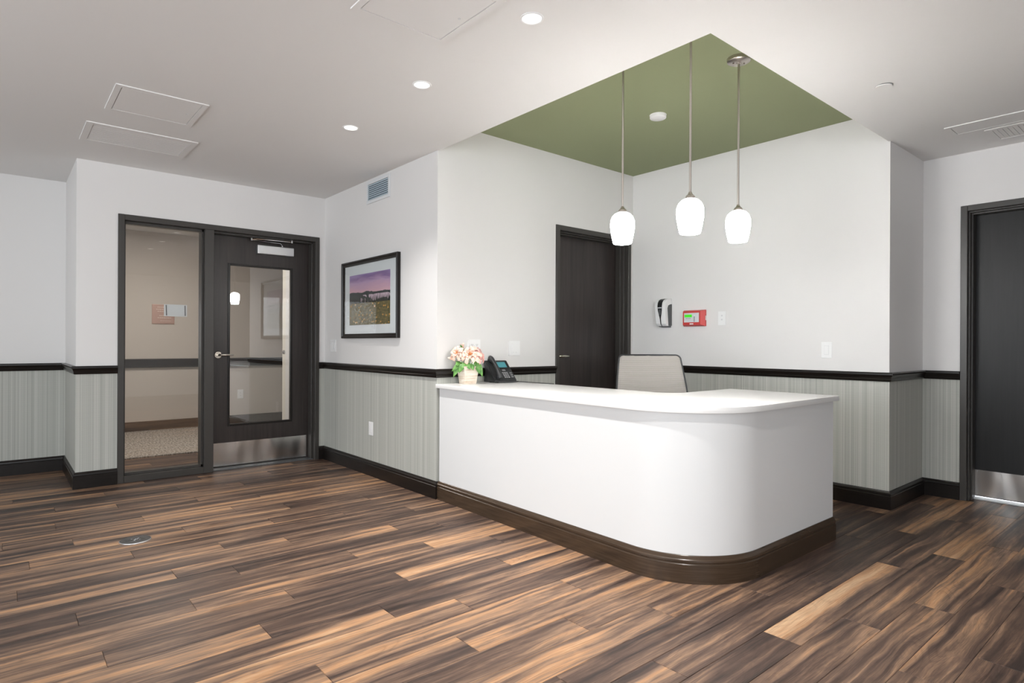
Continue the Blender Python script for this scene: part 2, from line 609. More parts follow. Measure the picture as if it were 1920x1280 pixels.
npl = 0
row = 0
y = 0.15
while y < 6.99 - PW * 0.6:
    off = (row * 0.437 + random.uniform(-0.1, 0.1)) % PL
    x = -1.22 - off
    while x < Xf + 0.2:
        cx0, cx1, cy = x, x + PL, y + PW / 2
        seen = cx1 > -0.35 and cx0 < 5.94 * (y + PW) + 0.4 and 0.647 * cx1 + 0.7625 * (y + PW) > 1.55 and cx0 < Xf + 0.14
        hidden = (cx0 > 2.62 and cy > 3.0) or (cx0 > 4.85 and cy > 1.75) or (cx1 < 0.44 and cy > 6.8) or (cx0 > 2.5 and cy > 5.9)
        if seen and not hidden:
            p = bpy.data.objects.new('plank', pm)
            col.objects.link(p)
            p.parent = floor
            p.location = (x, y, 0)
            npl += 1
        x += PL
    y += PW
    row += 1
print('planks', npl)

# --- ceiling with round holes for the recessed lamps, and the green recess
DOWN = [(1.787, 1.981), (1.787, 2.886), (1.787, 3.771), (1.787, 1.09)]
HOLE = 0.044
def ceiling_mesh():
    mb = MB()
    q = 0.06
    xs, ys = {XW - 0.1, Xf + 0.35, RX, Xd}, {YS - 0.1, COR_N + 0.1, RY, Yc}
    for a, b in DOWN:
        xs |= {a - q, a + q}
        ys |= {b - q, b + q}
    xs, ys = sorted(xs), sorted(ys)
    for i in range(len(xs) - 1):
        for j in range(len(ys) - 1):
            cx, cy = (xs[i] + xs[i + 1]) / 2, (ys[j] + ys[j + 1]) / 2
            if RX < cx < Xd and RY < cy < Yc:
                continue
            hole = [d for d in DOWN if abs(cx - d[0]) < 0.01 and abs(cy - d[1]) < 0.01]
            if hole:
                n = 32
                v, fs = [], []
                for k in range(n):
                    a = 2 * math.pi * (k + 0.5) / n
                    c, s = math.cos(a), math.sin(a)
                    t = q / max(abs(c), abs(s))
                    v += [(cx + HOLE * c, cy + HOLE * s, Hc), (cx + t * c, cy + t * s, Hc)]
                for k in range(n):
                    k2 = (k + 1) % n
                    fs.append((2 * k, 2 * k + 1, 2 * k2 + 1, 2 * k2))
                mb.add(v, fs)
                for sx in (-1, 1):
                    for sy in (-1, 1):      # square corners
                        ks = sorted(range(n), key=lambda k: (math.cos(2 * math.pi * (k + .5) / n) - sx * .7071) ** 2 + (math.sin(2 * math.pi * (k + .5) / n) - sy * .7071) ** 2)[:2]
                        mb.add([v[2 * ks[0] + 1], v[2 * ks[1] + 1], (cx + sx * q, cy + sy * q, Hc)], [(0, 1, 2)])
            else:
                mb.add([(xs[i], ys[j], Hc), (xs[i], ys[j + 1], Hc), (xs[i + 1], ys[j + 1], Hc), (xs[i + 1], ys[j], Hc)], [(0, 1, 2, 3)])
    # fascia of the recess and the deck above
    mb.add([(RX, RY, Hc), (RX, Yc, Hc), (RX, Yc, Hr), (RX, RY, Hr)], [(0, 1, 2, 3)])
    mb.add([(RX, RY, Hc), (Xd, RY, Hc), (Xd, RY, Hr), (RX, RY, Hr)], [(0, 1, 2, 3)])
    mb.box(XW - 0.1, Xf + 0.35, YS - 0.1, COR_N + 0.1, Hr + 0.06, Hr + 0.12)
    return mb
struct(ceiling_mesh(), 'ceiling', M['ceiling_paint'], 'flat off white lobby ceiling around the green recess', 'ceiling', fix=False)
struct(MB().box(RX - 0.05, Xd + 0.05, RY - 0.05, Yc + 0.05, Hr, Hr + 0.05), 'ceiling_recess', M['green_paint'],
       'sage green raised ceiling panel above the reception desk', 'ceiling')

# --- walls: painted above, paper below the rail
RZ = 0.92     # where paper meets paint, behind the rail
def wall(name, rects, label, paper=None, m='wall_paint'):
    """rects: solid boxes; paper: thin boxes of wallpaper on the face"""
    mb = MB()
    for r in rects:
        mb.box(*r)
    w = struct(mb, name, M[m], label, 'wall')
    if paper:
        pb = MB()
        for r in paper:
            pb.box(*r)
        pb.build('wallpaper', M['wallpaper'], w)
    return w
TH, T = 0.2, 0.12
e = 0.0015
# A: wall with the glazed door
wall('wall_entry', [(Xl, Xfl, Ya, Ya + TH, 0, Hc), (Xfr, Xb, Ya, Ya + TH, 0, Hc), (Xfl, Xfr, Ya, Ya + TH, Ft, Hc)],
     'pale grey wall around the glazed entry door',
     [(Xl - e, Xfl, Ya - e, Ya, 0, RZ), (Xfr, Xb, Ya - e, Ya, 0, RZ)])
wall('wall_left_return', [(Xl, Xl + T, Ya + TH, Yg + T, 0, Hc)], 'short return wall left of the glazed door',
     [(Xl - e, Xl, Ya, Yg, 0, RZ)])
wall('wall_left', [(XW, Xl, Yg, Yg + T, -0.009, Hc)], 'far left wall above pale striped wallpaper', [(XW, Xl, Yg - e, Yg, 0, RZ)])
wall('wall_picture', [(Xb, Xb + T, Yc + T, 6.87, 0, Hc)], 'light grey wall holding the framed landscape print',
     [(Xb - e, Xb, Yc - e, Ya, 0, RZ)])
CD0, CD1, CDH = 3.702, 4.722, 2.186
wall('wall_desk_back', [(Xb, CD0, Yc, Yc + T, 0, Hr), (CD1, Xd, Yc, Yc + T, 0, Hr), (CD0, CD1, Yc, Yc + T, CDH, Hr)],
     'white wall behind the reception desk with the dark door', [(Xb, CD0, Yc - e, Yc, 0, RZ), (CD1, Xd, Yc - e, Yc, 0, RZ)])
wall('wall_desk_right', [(Xd, Xd + T, Ye, Yc + T, 0, Hr)], 'white wall right of the desk holding the red panel',
     [(Xd - e, Xd, Ye - e, Yc, 0, RZ)])
wall('wall_right_return', [(Xd + T, Xf, Ye, Ye + T, 0, Hc)], 'short shaded grey return wall left of the black door',
     [(Xd, Xf, Ye - e, Ye, 0, RZ)])
FD0, FD1 = 1.288, 0.23
wall('wall_right', [(Xf, Xf + TH, FD0, Ye + T, 0, Hc), (Xf, Xf + TH, YS, FD1, -0.009, Hc), (Xf, Xf + TH, FD1, FD0, Ft, Hc)],
     'grey wall around the black door at far right', [(Xf - e, Xf, FD0, Ye, 0, RZ), (Xf - e, Xf, YS, FD1, 0, RZ)])
# behind the camera
WN = (-3.1, 0.9, 0.60, 2.30)
wall('wall_back', [(XW, WN[0], YS - T, YS, -0.06, Hc), (WN[1], Xf, YS - T, YS, -0.06, Hc), (WN[0], WN[1], YS - T, YS, -0.06, WN[2]), (WN[0], WN[1], YS - T, YS, WN[3], Hc)],
     'lobby wall with the added daylight window behind the viewer')
WL = (-0.4, 4.4, 0.55, 2.35)
wall('wall_far_left', [(XW - T, XW, YS, WL[0], -0.06, Hc), (XW - T, XW, WL[1], Yg + T, -0.06, Hc), (XW - T, XW, WL[0], WL[1], -0.06, WL[2]), (XW - T, XW, WL[0], WL[1], WL[3], Hc)],
     'lobby side wall with added daylight windows out of view at the left')
def window(name, lab, axis, a0, a1, z0, z1, face):  # unseen windows, added to let daylight into the lobby
    def bx(mb, p0, p1, d0, d1, q0, q1):
        return mb.box(p0, p1, face - d1, face - d0, q0, q1) if axis == 'Y' else mb.box(face - d1, face - d0, p0, p1, q0, q1)
    loc = ((a0 + a1) / 2, face, z0) if axis == 'Y' else (face, (a0 + a1) / 2, z0)
    w = thing(name, lab, 'window', loc, kind='structure')
    fb = MB()
    n = max(2, round((a1 - a0) / 1.5))
    for k in range(n + 1):
        c = a0 + 0.02 + (a1 - a0 - 0.04) * k / n
        bx(fb, c - 0.02, c + 0.02, 0.02, 0.10, z0, z1)
    bx(fb, a0, a1, 0.02, 0.10, z0, z0 + 0.04)
    bx(fb, a0, a1, 0.02, 0.10, z1 - 0.04, z1)
    fb.build('window_frame', M['frame'], w, loc)
    for k in range(n):
        c0 = a0 + 0.04 + (a1 - a0 - 0.04) * k / n
        c1 = a0 + (a1 - a0 - 0.04) * (k + 1) / n
        bx(MB(), c0, c1, 0.059, 0.065, z0 + 0.04, z1 - 0.04).build('pane', M['pane'], w, loc)
    pd = bpy.data.lights.new('daylight_portal', 'AREA')
    pd.shape = 'RECTANGLE'
    pd.size, pd.size_y = a1 - a0, z1 - z0
    pd.cycles.is_portal = True
    po = bpy.data.objects.new('daylight_portal', pd)
    col.objects.link(po)
    if axis == 'Y':
        po.location = ((a0 + a1) / 2, face - 0.11, (z0 + z1) / 2)
        po.rotation_euler = (math.pi / 2, 0, 0)
    else:
        po.location = (face - 0.11, (a0 + a1) / 2, (z0 + z1) / 2)
        po.rotation_euler = (math.pi / 2, 0, -math.pi / 2)
window('added_window_1', 'added wide daylight window, unseen in the wall behind the viewer', 'Y', *WN, YS)
window('added_window_2', 'added row of daylight windows, unseen in the side wall at left', 'X', *WL, XW)

# --- corridor beyond the glazed door
struct(MB().box(-1.6, 5.6, 6.99, COR_N, -0.08, 0.004), 'floor_corridor', M['carpet'], 'speckled beige carpet in the corridor behind the sidelight', 'floor')
wall('wall_corridor', [(-1.6, 5.6, COR_N, COR_N + T, 0, Hc)], 'beige corridor wall seen through the sidelight', m='corridor_paint')
wall('wall_corridor_left', [(-1.6 - T, -1.6, Yg + T, COR_N, 0, Hc)], 'beige end wall of the corridor out of view at left', m='corridor_paint')
wall('wall_corridor_right', [(5.6, 5.6 + T, 6.87, COR_N, 0, Hc), (Xb + T, 5.6, 6.75, 6.87, 0, Hc)], 'beige end wall of the corridor out of view at right', m='corridor_paint')
struct(MB().sweep([(0, 0.815), (0.02, 0.815), (0.045, 0.83), (0.045, 0.915), (0.02, 0.93), (0, 0.93)], [(-1.6, COR_N), (5.6, COR_N)]), 'trim_5', M['espresso'],
       'wide dark handrail board on the corridor wall behind the glass', 'rail')
struct(MB().sweep([(0, 0), (0.018, 0), (0.018, 0.115), (0.008, 0.125), (0, 0.125)], [(-1.6, COR_N), (5.6, COR_N)]), 'baseboard_corridor', M['desk_base'],
       'brown baseboard along the carpeted corridor behind the glass', 'baseboard')

# --- baseboards and chair rails
BASE = [(0, 0), (0.019, 0), (0.019, 0.092), (0.0155, 0.096), (0.0155, 0.101), (0.018, 0.104), (0.017, 0.113), (0.012, 0.119), (0.008, 0.127), (0, 0.129)]
RAIL = [(0, 0.893), (0.011, 0.893), (0.015, 0.898), (0.017, 0.909), (0.015, 0.913), (0.019, 0.917), (0.021, 0.928), (0.027, 0.936), (0.031, 0.940), (0.031, 0.951), (0.026, 0.957), (0, 0.957)]
PATHS = {
    'left': ([(XW, Yg), (Xl, Yg), (Xl, Ya), (Xfl, Ya)], 'at far left, stopping at the glazed door frame'),
    'middle': ([(Xfr, Ya), (Xb, Ya), (Xb, Yc), (2.49, Yc)], 'below the framed landscape print'),
    'back': ([(2.50, Yc), (CD0, Yc)], 'on the wall behind the flowers and phone'),
    'right': ([(CD1, Yc), (Xd, Yc), (Xd, Ye), (Xf, Ye), (Xf, FD0)], 'right of the desk, stopping at the black door'),
}
for i, (k, (pth, lab)) in enumerate(PATHS.items()):
    rp = pth if k != 'back' else [(2.492, Yc), (CD0, Yc)]
    struct(MB().sweep(BASE, pth), 'baseboard_' + k, M['espresso'], 'espresso brown baseboard ' + lab, 'baseboard', smooth=True, ang=30)
    if k == 'middle':
        rp = [(Xfr, Ya), (Xb, Ya), (Xb, Yc), (2.492, Yc)]
    struct(MB().sweep(RAIL, rp), 'trim_%d' % (i + 1), M['espresso'], 'espresso brown chair rail ' + lab, 'chair rail', smooth=True, ang=30)

# --- door 1: glazed door with sidelight
A0 = Ya - 0.012
D1 = thing('door_1', 'dark glazed entry door with a tall sidelight in one steel frame', 'door', ((Xfl + Xfr) / 2, Ya, 0), kind='structure')
og = D1.location
FW = 0.046
jf = MB()
jf.box(Xfl, Xfl + FW, A0, Ya + TH + 0.012, 0, Ft)
jf.box(Xfr - FW + 0.006, Xfr, A0, Ya + TH + 0.012, 0, Ft)
jf.box(Xfl + FW, Xfr - FW + 0.006, A0, Ya + TH + 0.012, Ft - FW, Ft)
jf.box(1.388, 1.462, A0, Ya + TH + 0.012, 0, Ft - FW)
jf.box(Xfl + FW, 1.388, A0 + 0.004, Ya + TH + 0.012, 0, 0.055)
jf.build('frame', M['frame'], D1, og, bevel=0.002, seg=1)
st = MB()           # stops stepped back in the frame
for (x0, x1, ya, yb) in ((Xfl + FW, Xfl + FW + 0.012, Ya + 0.035, Ya + 0.075), (1.370, 1.388, Ya + 0.035, Ya + 0.075), (2.369, Xfr - FW + 0.006, Ya + 0.05, Ya + RD - 0.006)):
    st.box(x0, x1, ya, yb, 0.055 if x1 < 1.4 else 0, Ft - FW)
st.box(Xfl + FW, 1.388, Ya + 0.035, Ya + 0.075, Ft - FW - 0.022, Ft - FW)
st.box(Xfl + FW, 1.388, Ya + 0.035, Ya + 0.075, 0.055, 0.075)
st.box(1.462, Xfr - FW, Ya + 0.05, Ya + RD - 0.006, Ft - FW - 0.016, Ft - FW)
st.build('frame_stop', M['frame'], D1, og, bevel=0.0015, seg=1)
MB().box(Xfl + FW + 0.002, 1.386, Ya + 0.078, Ya + 0.084, 0.057, Ft - FW - 0.002).build('sidelight_pane', M['pane'], D1, og)
# leaf
L0, L1, LT = 1.466, 2.378, 2.130
Y0, Y1 = Ya + RD, Ya + RD + 0.044
GX0, GX1, GZ0, GZ1 = 1.628, 2.200, 0.388, 1.864
lf = MB()
lf.box(L0, GX0, Y0, Y1, 0.012, LT).box(GX1, L1, Y0, Y1, 0.012, LT)
lf.box(GX0, GX1, Y0, Y1, 0.012, GZ0).box(GX0, GX1, Y0, Y1, GZ1, LT)
leaf = lf.build('door_leaf', M['door_oak'], D1, og)
bd = MB()
for x0, x1, z0, z1 in ((GX0 - 0.012, GX0 + 0.008, GZ0 - 0.012, GZ1 + 0.012), (GX1 - 0.008, GX1 + 0.012, GZ0 - 0.012, GZ1 + 0.012),
                       (GX0 + 0.008, GX1 - 0.008, GZ0 - 0.012, GZ0 + 0.008), (GX0 + 0.008, GX1 - 0.008, GZ1 - 0.008, GZ1 + 0.012)):
    bd.box(x0, x1, Y0 - 0.007, Y0 + 0.018, z0, z1)
bd.build('glazing_bead', M['espresso'], leaf, og, bevel=0.002, seg=2)
MB().box(GX0, GX1, Y0 + 0.019, Y0 + 0.025, GZ0, GZ1).build('pane', M['pane'], leaf, og)
kp = MB().box(1.478, 2.356, Y0 - 0.0025, Y0, 0.018, 0.229).build('kick_plate', M['steel'], leaf, og)
def screws(pts, axis, parent, org):
    for (x, yy, z) in pts:
        MB().lathe([(0.005, -0.0012), (0.005, 0.0), (0.0035, 0.0015), (0.0, 0.002)], (x, yy, z), 10, axis=axis).build('screw', M['chrome'], parent, org, smooth=True)
screws([(x, Y0 - 0.003, z) for x in (1.49, 1.705, 1.917, 2.13, 2.345) for z in (0.030, 0.217)], 'Y', leaf, og)
lv = MB().lathe([(0.0, -0.012), (0.030, -0.012), (0.034, -0.006), (0.034, 0.0)], (1.534, Y0, 1.033), 24, axis='Y')
rose = lv.build('lever_handle', M['nickel'], leaf, og, smooth=True)
MB().tube([(1.534, Y0 - 0.01, 1.033), (1.534, Y0 - 0.048, 1.033), (1.546, Y0 - 0.058, 1.033), (1.59, Y0 - 0.060, 1.034), (1.64, Y0 - 0.056, 1.033), (1.655, Y0 - 0.050, 1.032)],
          [0.010, 0.010, 0.010, 0.009, 0.008, 0.006], 10).build('lever', M['nickel'], rose, og, smooth=True)
clo = MB().box(1.862, 2.205, Y0 - 0.058, Y0 - 0.002, 1.984, 2.066).build('door_closer', M['aluminium'], leaf, og, bevel=0.006)
arm = MB()
arm.tube([(2.10, Y0 - 0.03, 2.066), (2.10, Y0 - 0.03, 2.082), (2.075, Y0 - 0.055, 2.098), (1.805, Y0 - 0.065, 2.104)], 0.0055, 8)
arm.tube([(1.805, Y0 - 0.065, 2.108), (1.85, Y0 - 0.075, 2.115), (2.17, Y0 - 0.095, 2.118)], 0.0065, 8)
arm.lathe([(0.009, -0.010), (0.009, 0.012)], (1.805, Y0 - 0.065, 2.106), 12)
arm.lathe([(0.010, -0.012), (0.010, 0.014)], (2.17, Y0 - 0.095, 2.117), 12)
arm.lathe([(0.010, -0.004), (0.010, 0.008)], (2.10, Y0 - 0.03, 2.068), 12)
arm.build('closer_arm', M['chrome'], clo, og, smooth=True)
MB().box(1.462, Xfr - FW + 0.006, Ya + 0.03, Ya + TH, 0.0, 0.008).build('threshold', M['grey_plastic'], D1, og)

# --- door 2: behind the desk;  door 3: at far right
def plain_door_x(name, label, x0, x1, y0, ztop, leafm, lever_left, fw):
    d = thing(name, label, 'door', ((x0 + x1) / 2, y0, 0), kind='structure')
    o = d.location
    j = MB()
    j.box(x0, x0 + fw, y0 - 0.012, y0 + TH, 0, ztop).box(x1 - fw, x1, y0 - 0.012, y0 + TH, 0, ztop)
    j.box(x0 + fw, x1 - fw, y0 - 0.012, y0 + TH, ztop - fw, ztop)
    j.build('frame', M['frame'], d, o, bevel=0.002, seg=1)
    s = MB()
    for a, b, c2 in ((0.035, 0.075, 0.010), (0.075, RD - 0.004, 0.018)):
        s.box(x0 + fw, x0 + fw + c2, y0 + a, y0 + b, 0, ztop - fw).box(x1 - fw - c2, x1 - fw, y0 + a, y0 + b, 0, ztop - fw)
        s.box(x0 + fw + c2, x1 - fw - c2, y0 + a, y0 + b, ztop - fw - c2, ztop - fw)
    s.build('frame_stop', M['frame'], d, o, bevel=0.0015, seg=1)
    lf = MB().box(x0 + fw + 0.003, x1 - fw - 0.003, y0 + RD, y0 + RD + 0.044, 0.012, ztop - fw - 0.003).build('door_leaf', leafm, d, o)
    return d, lf
D2, leaf2 = plain_door_x('door_2', 'dark espresso wooden door behind the reception desk', CD0, CD1, Yc, CDH, M['door_oak'], True, 0.044)
og2 = D2.location
r2 = MB().lathe([(0.0, -0.012), (0.029, -0.012), (0.032, -0.006), (0.032, 0.0)], (3.845, Yc + RD, 1.036), 24, axis='Y').build('lever_handle', M['nickel'], leaf2, og2, smooth=True)
MB().tube([(3.845, Yc + RD - 0.01, 1.036), (3.845, Yc + RD - 0.05, 1.036), (3.86, Yc + RD - 0.060, 1.036), (3.91, Yc + RD - 0.062, 1.037), (3.955, Yc + RD - 0.058, 1.036)],
          [0.011, 0.012, 0.012, 0.010, 0.007], 10).build('lever', M['nickel'], r2, og2, smooth=True)

D3 = thing('door_3', 'black door with a bright steel kick plate at far right', 'door', (Xf, (FD0 + FD1) / 2, 0), kind='structure')
og3 = D3.location
j = MB()
fw = 0.042
j.box(Xf - 0.012, Xf + TH, FD0 - fw, FD0, 0, Ft).box(Xf - 0.012, Xf + TH, FD1, FD1 + fw, 0, Ft).box(Xf - 0.012, Xf + TH, FD1 + fw, FD0 - fw, Ft - fw, Ft)
j.build('frame', M['frame'], D3, og3, bevel=0.002, seg=1)
s = MB()
for a, b, c2 in ((0.02, 0.06, 0.010), (0.06, RD - 0.004, 0.020)):
    s.box(Xf + a, Xf + b, FD0 - fw - c2, FD0 - fw, 0, Ft - fw).box(Xf + a, Xf + b, FD1 + fw, FD1 + fw + c2, 0, Ft - fw)
    s.box(Xf + a, Xf + b, FD1 + fw + c2, FD0 - fw - c2, Ft - fw - c2, Ft - fw)
s.build('frame_stop', M['frame'], D3, og3, bevel=0.0015, seg=1)
leaf3 = MB().box(Xf + RD, Xf + RD + 0.044, FD1 + fw + 0.003, FD0 - fw - 0.003, 0.022, Ft - fw - 0.003).build('door_leaf', M['door_black'], D3, og3)
MB().box(Xf + RD - 0.0025, Xf + RD, FD1 + fw + 0.02, FD0 - fw - 0.020, 0.028, 0.219).build('kick_plate', M['steel'], leaf3, og3)
screws([(Xf + RD - 0.003, yy, z) for yy in (FD0 - fw - 0.032, 1.07, 0.87, 0.66) for z in (0.040, 0.207)], 'X', leaf3, og3)
MB().box(Xf + 0.10, Xf + TH, FD1 + fw, FD0 - fw, 0.0, 0.016).build('threshold', M['aluminium'], D3, og3, bevel=0.003)
r3 = MB().lathe([(0.0, -0.012), (0.029, -0.012), (0.032, -0.006), (0.032, 0.0)], (Xf + RD, 0.35, 1.036), 24, axis='X').build('lever_handle', M['nickel'], leaf3, og3, smooth=True)
MB().tube([(Xf + RD - 0.01, 0.35, 1.036), (Xf + RD - 0.05, 0.35, 1.036), (Xf + RD - 0.06, 0.37, 1.036), (Xf + RD - 0.058, 0.46, 1.036)], [0.011, 0.012, 0.011, 0.007], 10).build('lever', M['nickel'], r3, og3, smooth=True)

# ================================================================== RECEPTION DESK
def fx(yy, base):
    return base + (yy - 2.0) * 0.022
def desk_path(bx, by, r, xend, n=20):
    cx, cy = bx + r, by + r
    pts = [(fx(3.765, bx), 3.765)]
    for k in range(n + 1):
        a = math.pi + (math.pi / 2) * k / n
        pts.append((cx + r * math.cos(a), cy + r * math.sin(a)))
    pts.append((xend, by))
    return pts
DESK = thing('reception_desk', 'white curved reception desk with a dark base and white top', 'desk', (3.0, 2.4, 0))
ogd = DESK.location
PX, PY, PR = 2.456, 1.512, 0.43
body = MB().sweep([(0, 0.0), (0, 0.818), (-0.03, 0.818), (-0.03, 0.0)], desk_path(PX, PY, PR, 3.783, 32))
body.build('front_panel', M['desk_white'], DESK, ogd, smooth=True, ang=40)
MB().box(3.745, 3.783, PY + 0.03, 2.12, 0, 0.818).build('end_panel', M['desk_white'], DESK, ogd)
MB().sweep([(0, 0), (0.019, 0), (0.019, 0.090), (0.0155, 0.094), (0.0155, 0.100), (0.019, 0.104), (0.018, 0.113), (0.012, 0.119), (0.009, 0.127), (0.004, 0.132), (0, 0.132)],
           desk_path(PX, PY, PR, 3.783, 32)).build('base_trim', M['desk_base'], DESK, ogd, smooth=True, ang=30)
cxp, cyp, crr = 2.430, 1.487, 0.455
cp = [(fx(3.780, cxp), 3.780)]
for k in range(29):
    a = math.pi + (math.pi / 2) * k / 28
    cp.append((cxp + crr + crr * math.cos(a), cyp + crr + crr * math.sin(a)))
cp += [(3.806, cyp), (3.806, 2.19)]
for k in range(13):
    a = -math.pi / 2 - (math.pi / 2) * k / 12
    cp.append((3.145 + 0.14 + 0.14 * math.cos(a), 2.19 + 0.14 + 0.14 * math.sin(a) * 1.0))
cp = [p for p in cp if True]
# the inner corner is concave: rebuild it bulging towards the work side
cp = cp[:1 + 29 + 2] + [(3.145 + 0.13 - 0.13 * math.sin(a), 2.19 + 0.13 - 0.13 * math.cos(a)) for a in [math.pi / 2 * k / 10 for k in range(11)]] + [(3.160, 3.780)]
MB().prism(cp, 0.818, 0.848).build('countertop', M['quartz'], DESK, ogd, bevel=0.0025, seg=2, smooth=True, ang=30)
MB().box(2.52, 3.10, 3.70, 3.72, 0, 0.818).box(3.05, 3.07, 2.4, 3.70, 0.25, 0.80).build('inner_support', M['desk_white'], DESK, ogd)

# ================================================================== LAMPS
def pendant(px, py, zb, lab):
    t = thing('pendant_lamp', lab, 'pendant lamp', (px, py, zb), group='pendant lamps above the reception desk')
    o = t.location
    prof = [(0.050, 0.0), (0.054, 0.004), (0.062, 0.040), (0.069, 0.080), (0.0715, 0.110), (0.069, 0.138), (0.060, 0.160), (0.045, 0.176), (0.028, 0.184), (0.022, 0.186)]
    inn = [(0.018, 0.182), (0.042, 0.172), (0.056, 0.157), (0.0655, 0.137), (0.068, 0.110), (0.0655, 0.080), (0.0585, 0.040), (0.0505, 0.005)]
    pf = [(r * 0.97, zb + z * 0.97) for r, z in prof + inn] + [(0.0485, zb)]
    MB().lathe(pf, (px, py, 0), 32, cap=False).build('glass_shade', M['opal_glass'], t, o, smooth=True, ang=60)
    MB().lathe([(0.024, zb + 0.177), (0.024, zb + 0.190), (0.020, zb + 0.196), (0.012, zb + 0.202), (0.007, zb + 0.215)], (px, py, 0), 24).build('socket_cap', M['rod_nickel'], t, o, smooth=True)
    MB().lathe([(0.0058, zb + 0.20), (0.0058, Hr - 0.02)], (px, py, 0), 12).build('rod', M['rod_nickel'], t, o, smooth=True)
    can = MB().lathe([(0.012, Hr - 0.034), (0.014, Hr - 0.028), (0.055, Hr - 0.024), (0.064, Hr - 0.018), (0.065, Hr)], (px, py, 0), 36).build('canopy', M['rod_nickel'], t, o, smooth=True, ang=50)
    for s2 in (-1, 1):
        MB().lathe([(0.0, Hr - 0.034), (0.0045, Hr - 0.033), (0.0045, Hr - 0.022)], (px + s2 * 0.024, py - s2 * 0.020, 0), 10).build('canopy_screw', M['rod_nickel'], can, o, smooth=True)
pendant(2.732, 2.246, 1.722, 'frosted glass pendant lamp hanging furthest left, before the dark door')
pendant(2.714, 1.789, 1.716, 'frosted glass pendant lamp in the middle, hanging highest in view')
pendant(3.252, 1.826, 1.739, 'frosted glass pendant lamp at right with its round ceiling canopy showing')

def downlight(px, py, lab, w=DOWN_W, z=Hc, recess=True, colr=LAMP_COL):
    t = thing('recessed_downlight', lab, 'downlight', (px, py, z), group='recessed ceiling downlights')
    o = t.location
    MB().lathe([(HOLE - 0.002, z - 0.001), (HOLE, z - 0.004), (HOLE + 0.007, z - 0.004), (HOLE + 0.009, z - 0.0005)], (px, py, 0), 32, cap=False).build('trim_ring', M['plastic_white'], t, o, smooth=True)
    MB().lathe([(0.0, z - 0.0035), (0.030, z - 0.003), (HOLE - 0.001, z - 0.001), (HOLE - 0.001, z + 0.012), (0.0, z + 0.012)], (px, py, 0), 32, cap=False).build('lens', M['lamp_reflector'], t, o, smooth=True)
    ld = bpy.data.lights.new('downlight_beam', 'SPOT')
    ld.energy = w
    ld.color = colr
    ld.spot_size = math.radians(104)
    ld.spot_blend = 1.0
    ld.shadow_soft_size = 0.03
    lo = bpy.data.objects.new('downlight_beam', ld)
    col.objects.link(lo)
    lo.parent = t
    lo.location = (0, 0, -0.012)
for i, (a, b) in enumerate(DOWN):
    lab = ['recessed downlight nearest the viewer, beside the square ceiling panel',
           'recessed downlight in the middle of the lit ceiling row',
           'recessed downlight furthest away, before the wall grille'][i] if i < 3 else 'recessed downlight in the ceiling behind the viewer'
    downlight(a, b, lab)
cl = thing('added_corridor_light', 'added round ceiling light, unseen, for the corridor behind the glazed door', 'ceiling light', (1.4, 7.40, Hc))
MB().lathe([(0.0, Hc - 0.045), (0.13, Hc - 0.04), (0.15, Hc - 0.02), (0.15, Hc)], (1.4, 7.40, 0), 32).build('diffuser', M['lamp_reflector'], cl, cl.location, smooth=True)
ld = bpy.data.lights.new('added_corridor_beam', 'AREA')  # lamp added to light the corridor, hidden above the door head
ld.shape = 'DISK'
ld.size = 0.28
ld.energy = CORR_W
ld.color = (1.0, 0.93, 0.86)
lo = bpy.data.objects.new('added_corridor_beam', ld)
col.objects.link(lo)
lo.parent = cl
lo.location = (0, 0, -0.05)

# ================================================================== CEILING FITTINGS
def ceiling_panel(name, lab, x0, x1, y0, y1, bw, z=Hc, kind='panel', cat='access panel', group=None):
    t = thing(name, lab, cat, ((x0 + x1) / 2, (y0 + y1) / 2, z), group=group)
    o = t.location
    h = 0.006
    fr = MB()
    fr.box(x0, x1, y0, y0 + bw, z - h, z).box(x0, x1, y1 - bw, y1, z - h, z).box(x0, x0 + bw, y0 + bw, y1 - bw, z - h, z).box(x1 - bw, x1, y0 + bw, y1 - bw, z - h, z)
    fr.build('frame', M['ceiling_paint'], t, o)
    gp = 0.004
    if kind == 'panel':
        MB().box(x0 + bw, x1 - bw, y0 + bw, y1 - bw, z - 0.0008, z).build('gap', M['plastic_shade'], t, o)
        MB().box(x0 + bw + gp, x1 - bw - gp, y0 + bw + gp, y1 - bw - gp, z - 0.005, z - 0.0008).build('hatch', M['ceiling_paint'], t, o)
        MB().lathe([(0.007, z - 0.0065), (0.007, z - 0.005)], (x1 - bw - 0.04, (y0 + y1) / 2, 0), 12).build('cam_lock', M['plastic_shade'], t, o)
    else:
        MB().box(x0 + bw, x1 - bw, y0 + bw, y1 - bw, z - 0.001, z - 0.0002).build('backing', M['plastic_shade'], t, o)
        n = int((y1 - y0 - 2 * bw) / 0.026)
        for k in range(n):
            yy = y0 + bw + (k + 0.5) * (y1 - y0 - 2 * bw) / n
            MB().box(x0 + bw + 0.002, x1 - bw - 0.002, yy - 0.0115, yy + 0.0115, z - 0.0045, z - 0.001).build('slat', M['ceiling_paint'], t, o)
    return t
ceiling_panel('ceiling_access_panel', 'square white ceiling access panel cut by the top edge', 1.145, 1.612, 1.945, 2.425, 0.030)
ceiling_panel('ceiling_access_panel', 'white ceiling access panel at left beside the long grille', 0.497, 0.972, 3.975, 4.448, 0.030)
ceiling_panel('ceiling_grille', 'long white return grille in the ceiling before the glazed door', 0.437, 1.095, 4.772, 5.235, 0.040, kind='grille', cat='grille')
ceiling_panel('ceiling_access_panel', 'small white ceiling access panel at far right', 4.74, 5.12 - 0.16, 0.55, 1.21, 0.028)
ceiling_panel('ceiling_grille', 'white return grille in the ceiling at the far right edge', 4.985, 5.30, 0.40, 1.048, 0.035, kind='grille', cat='grille')
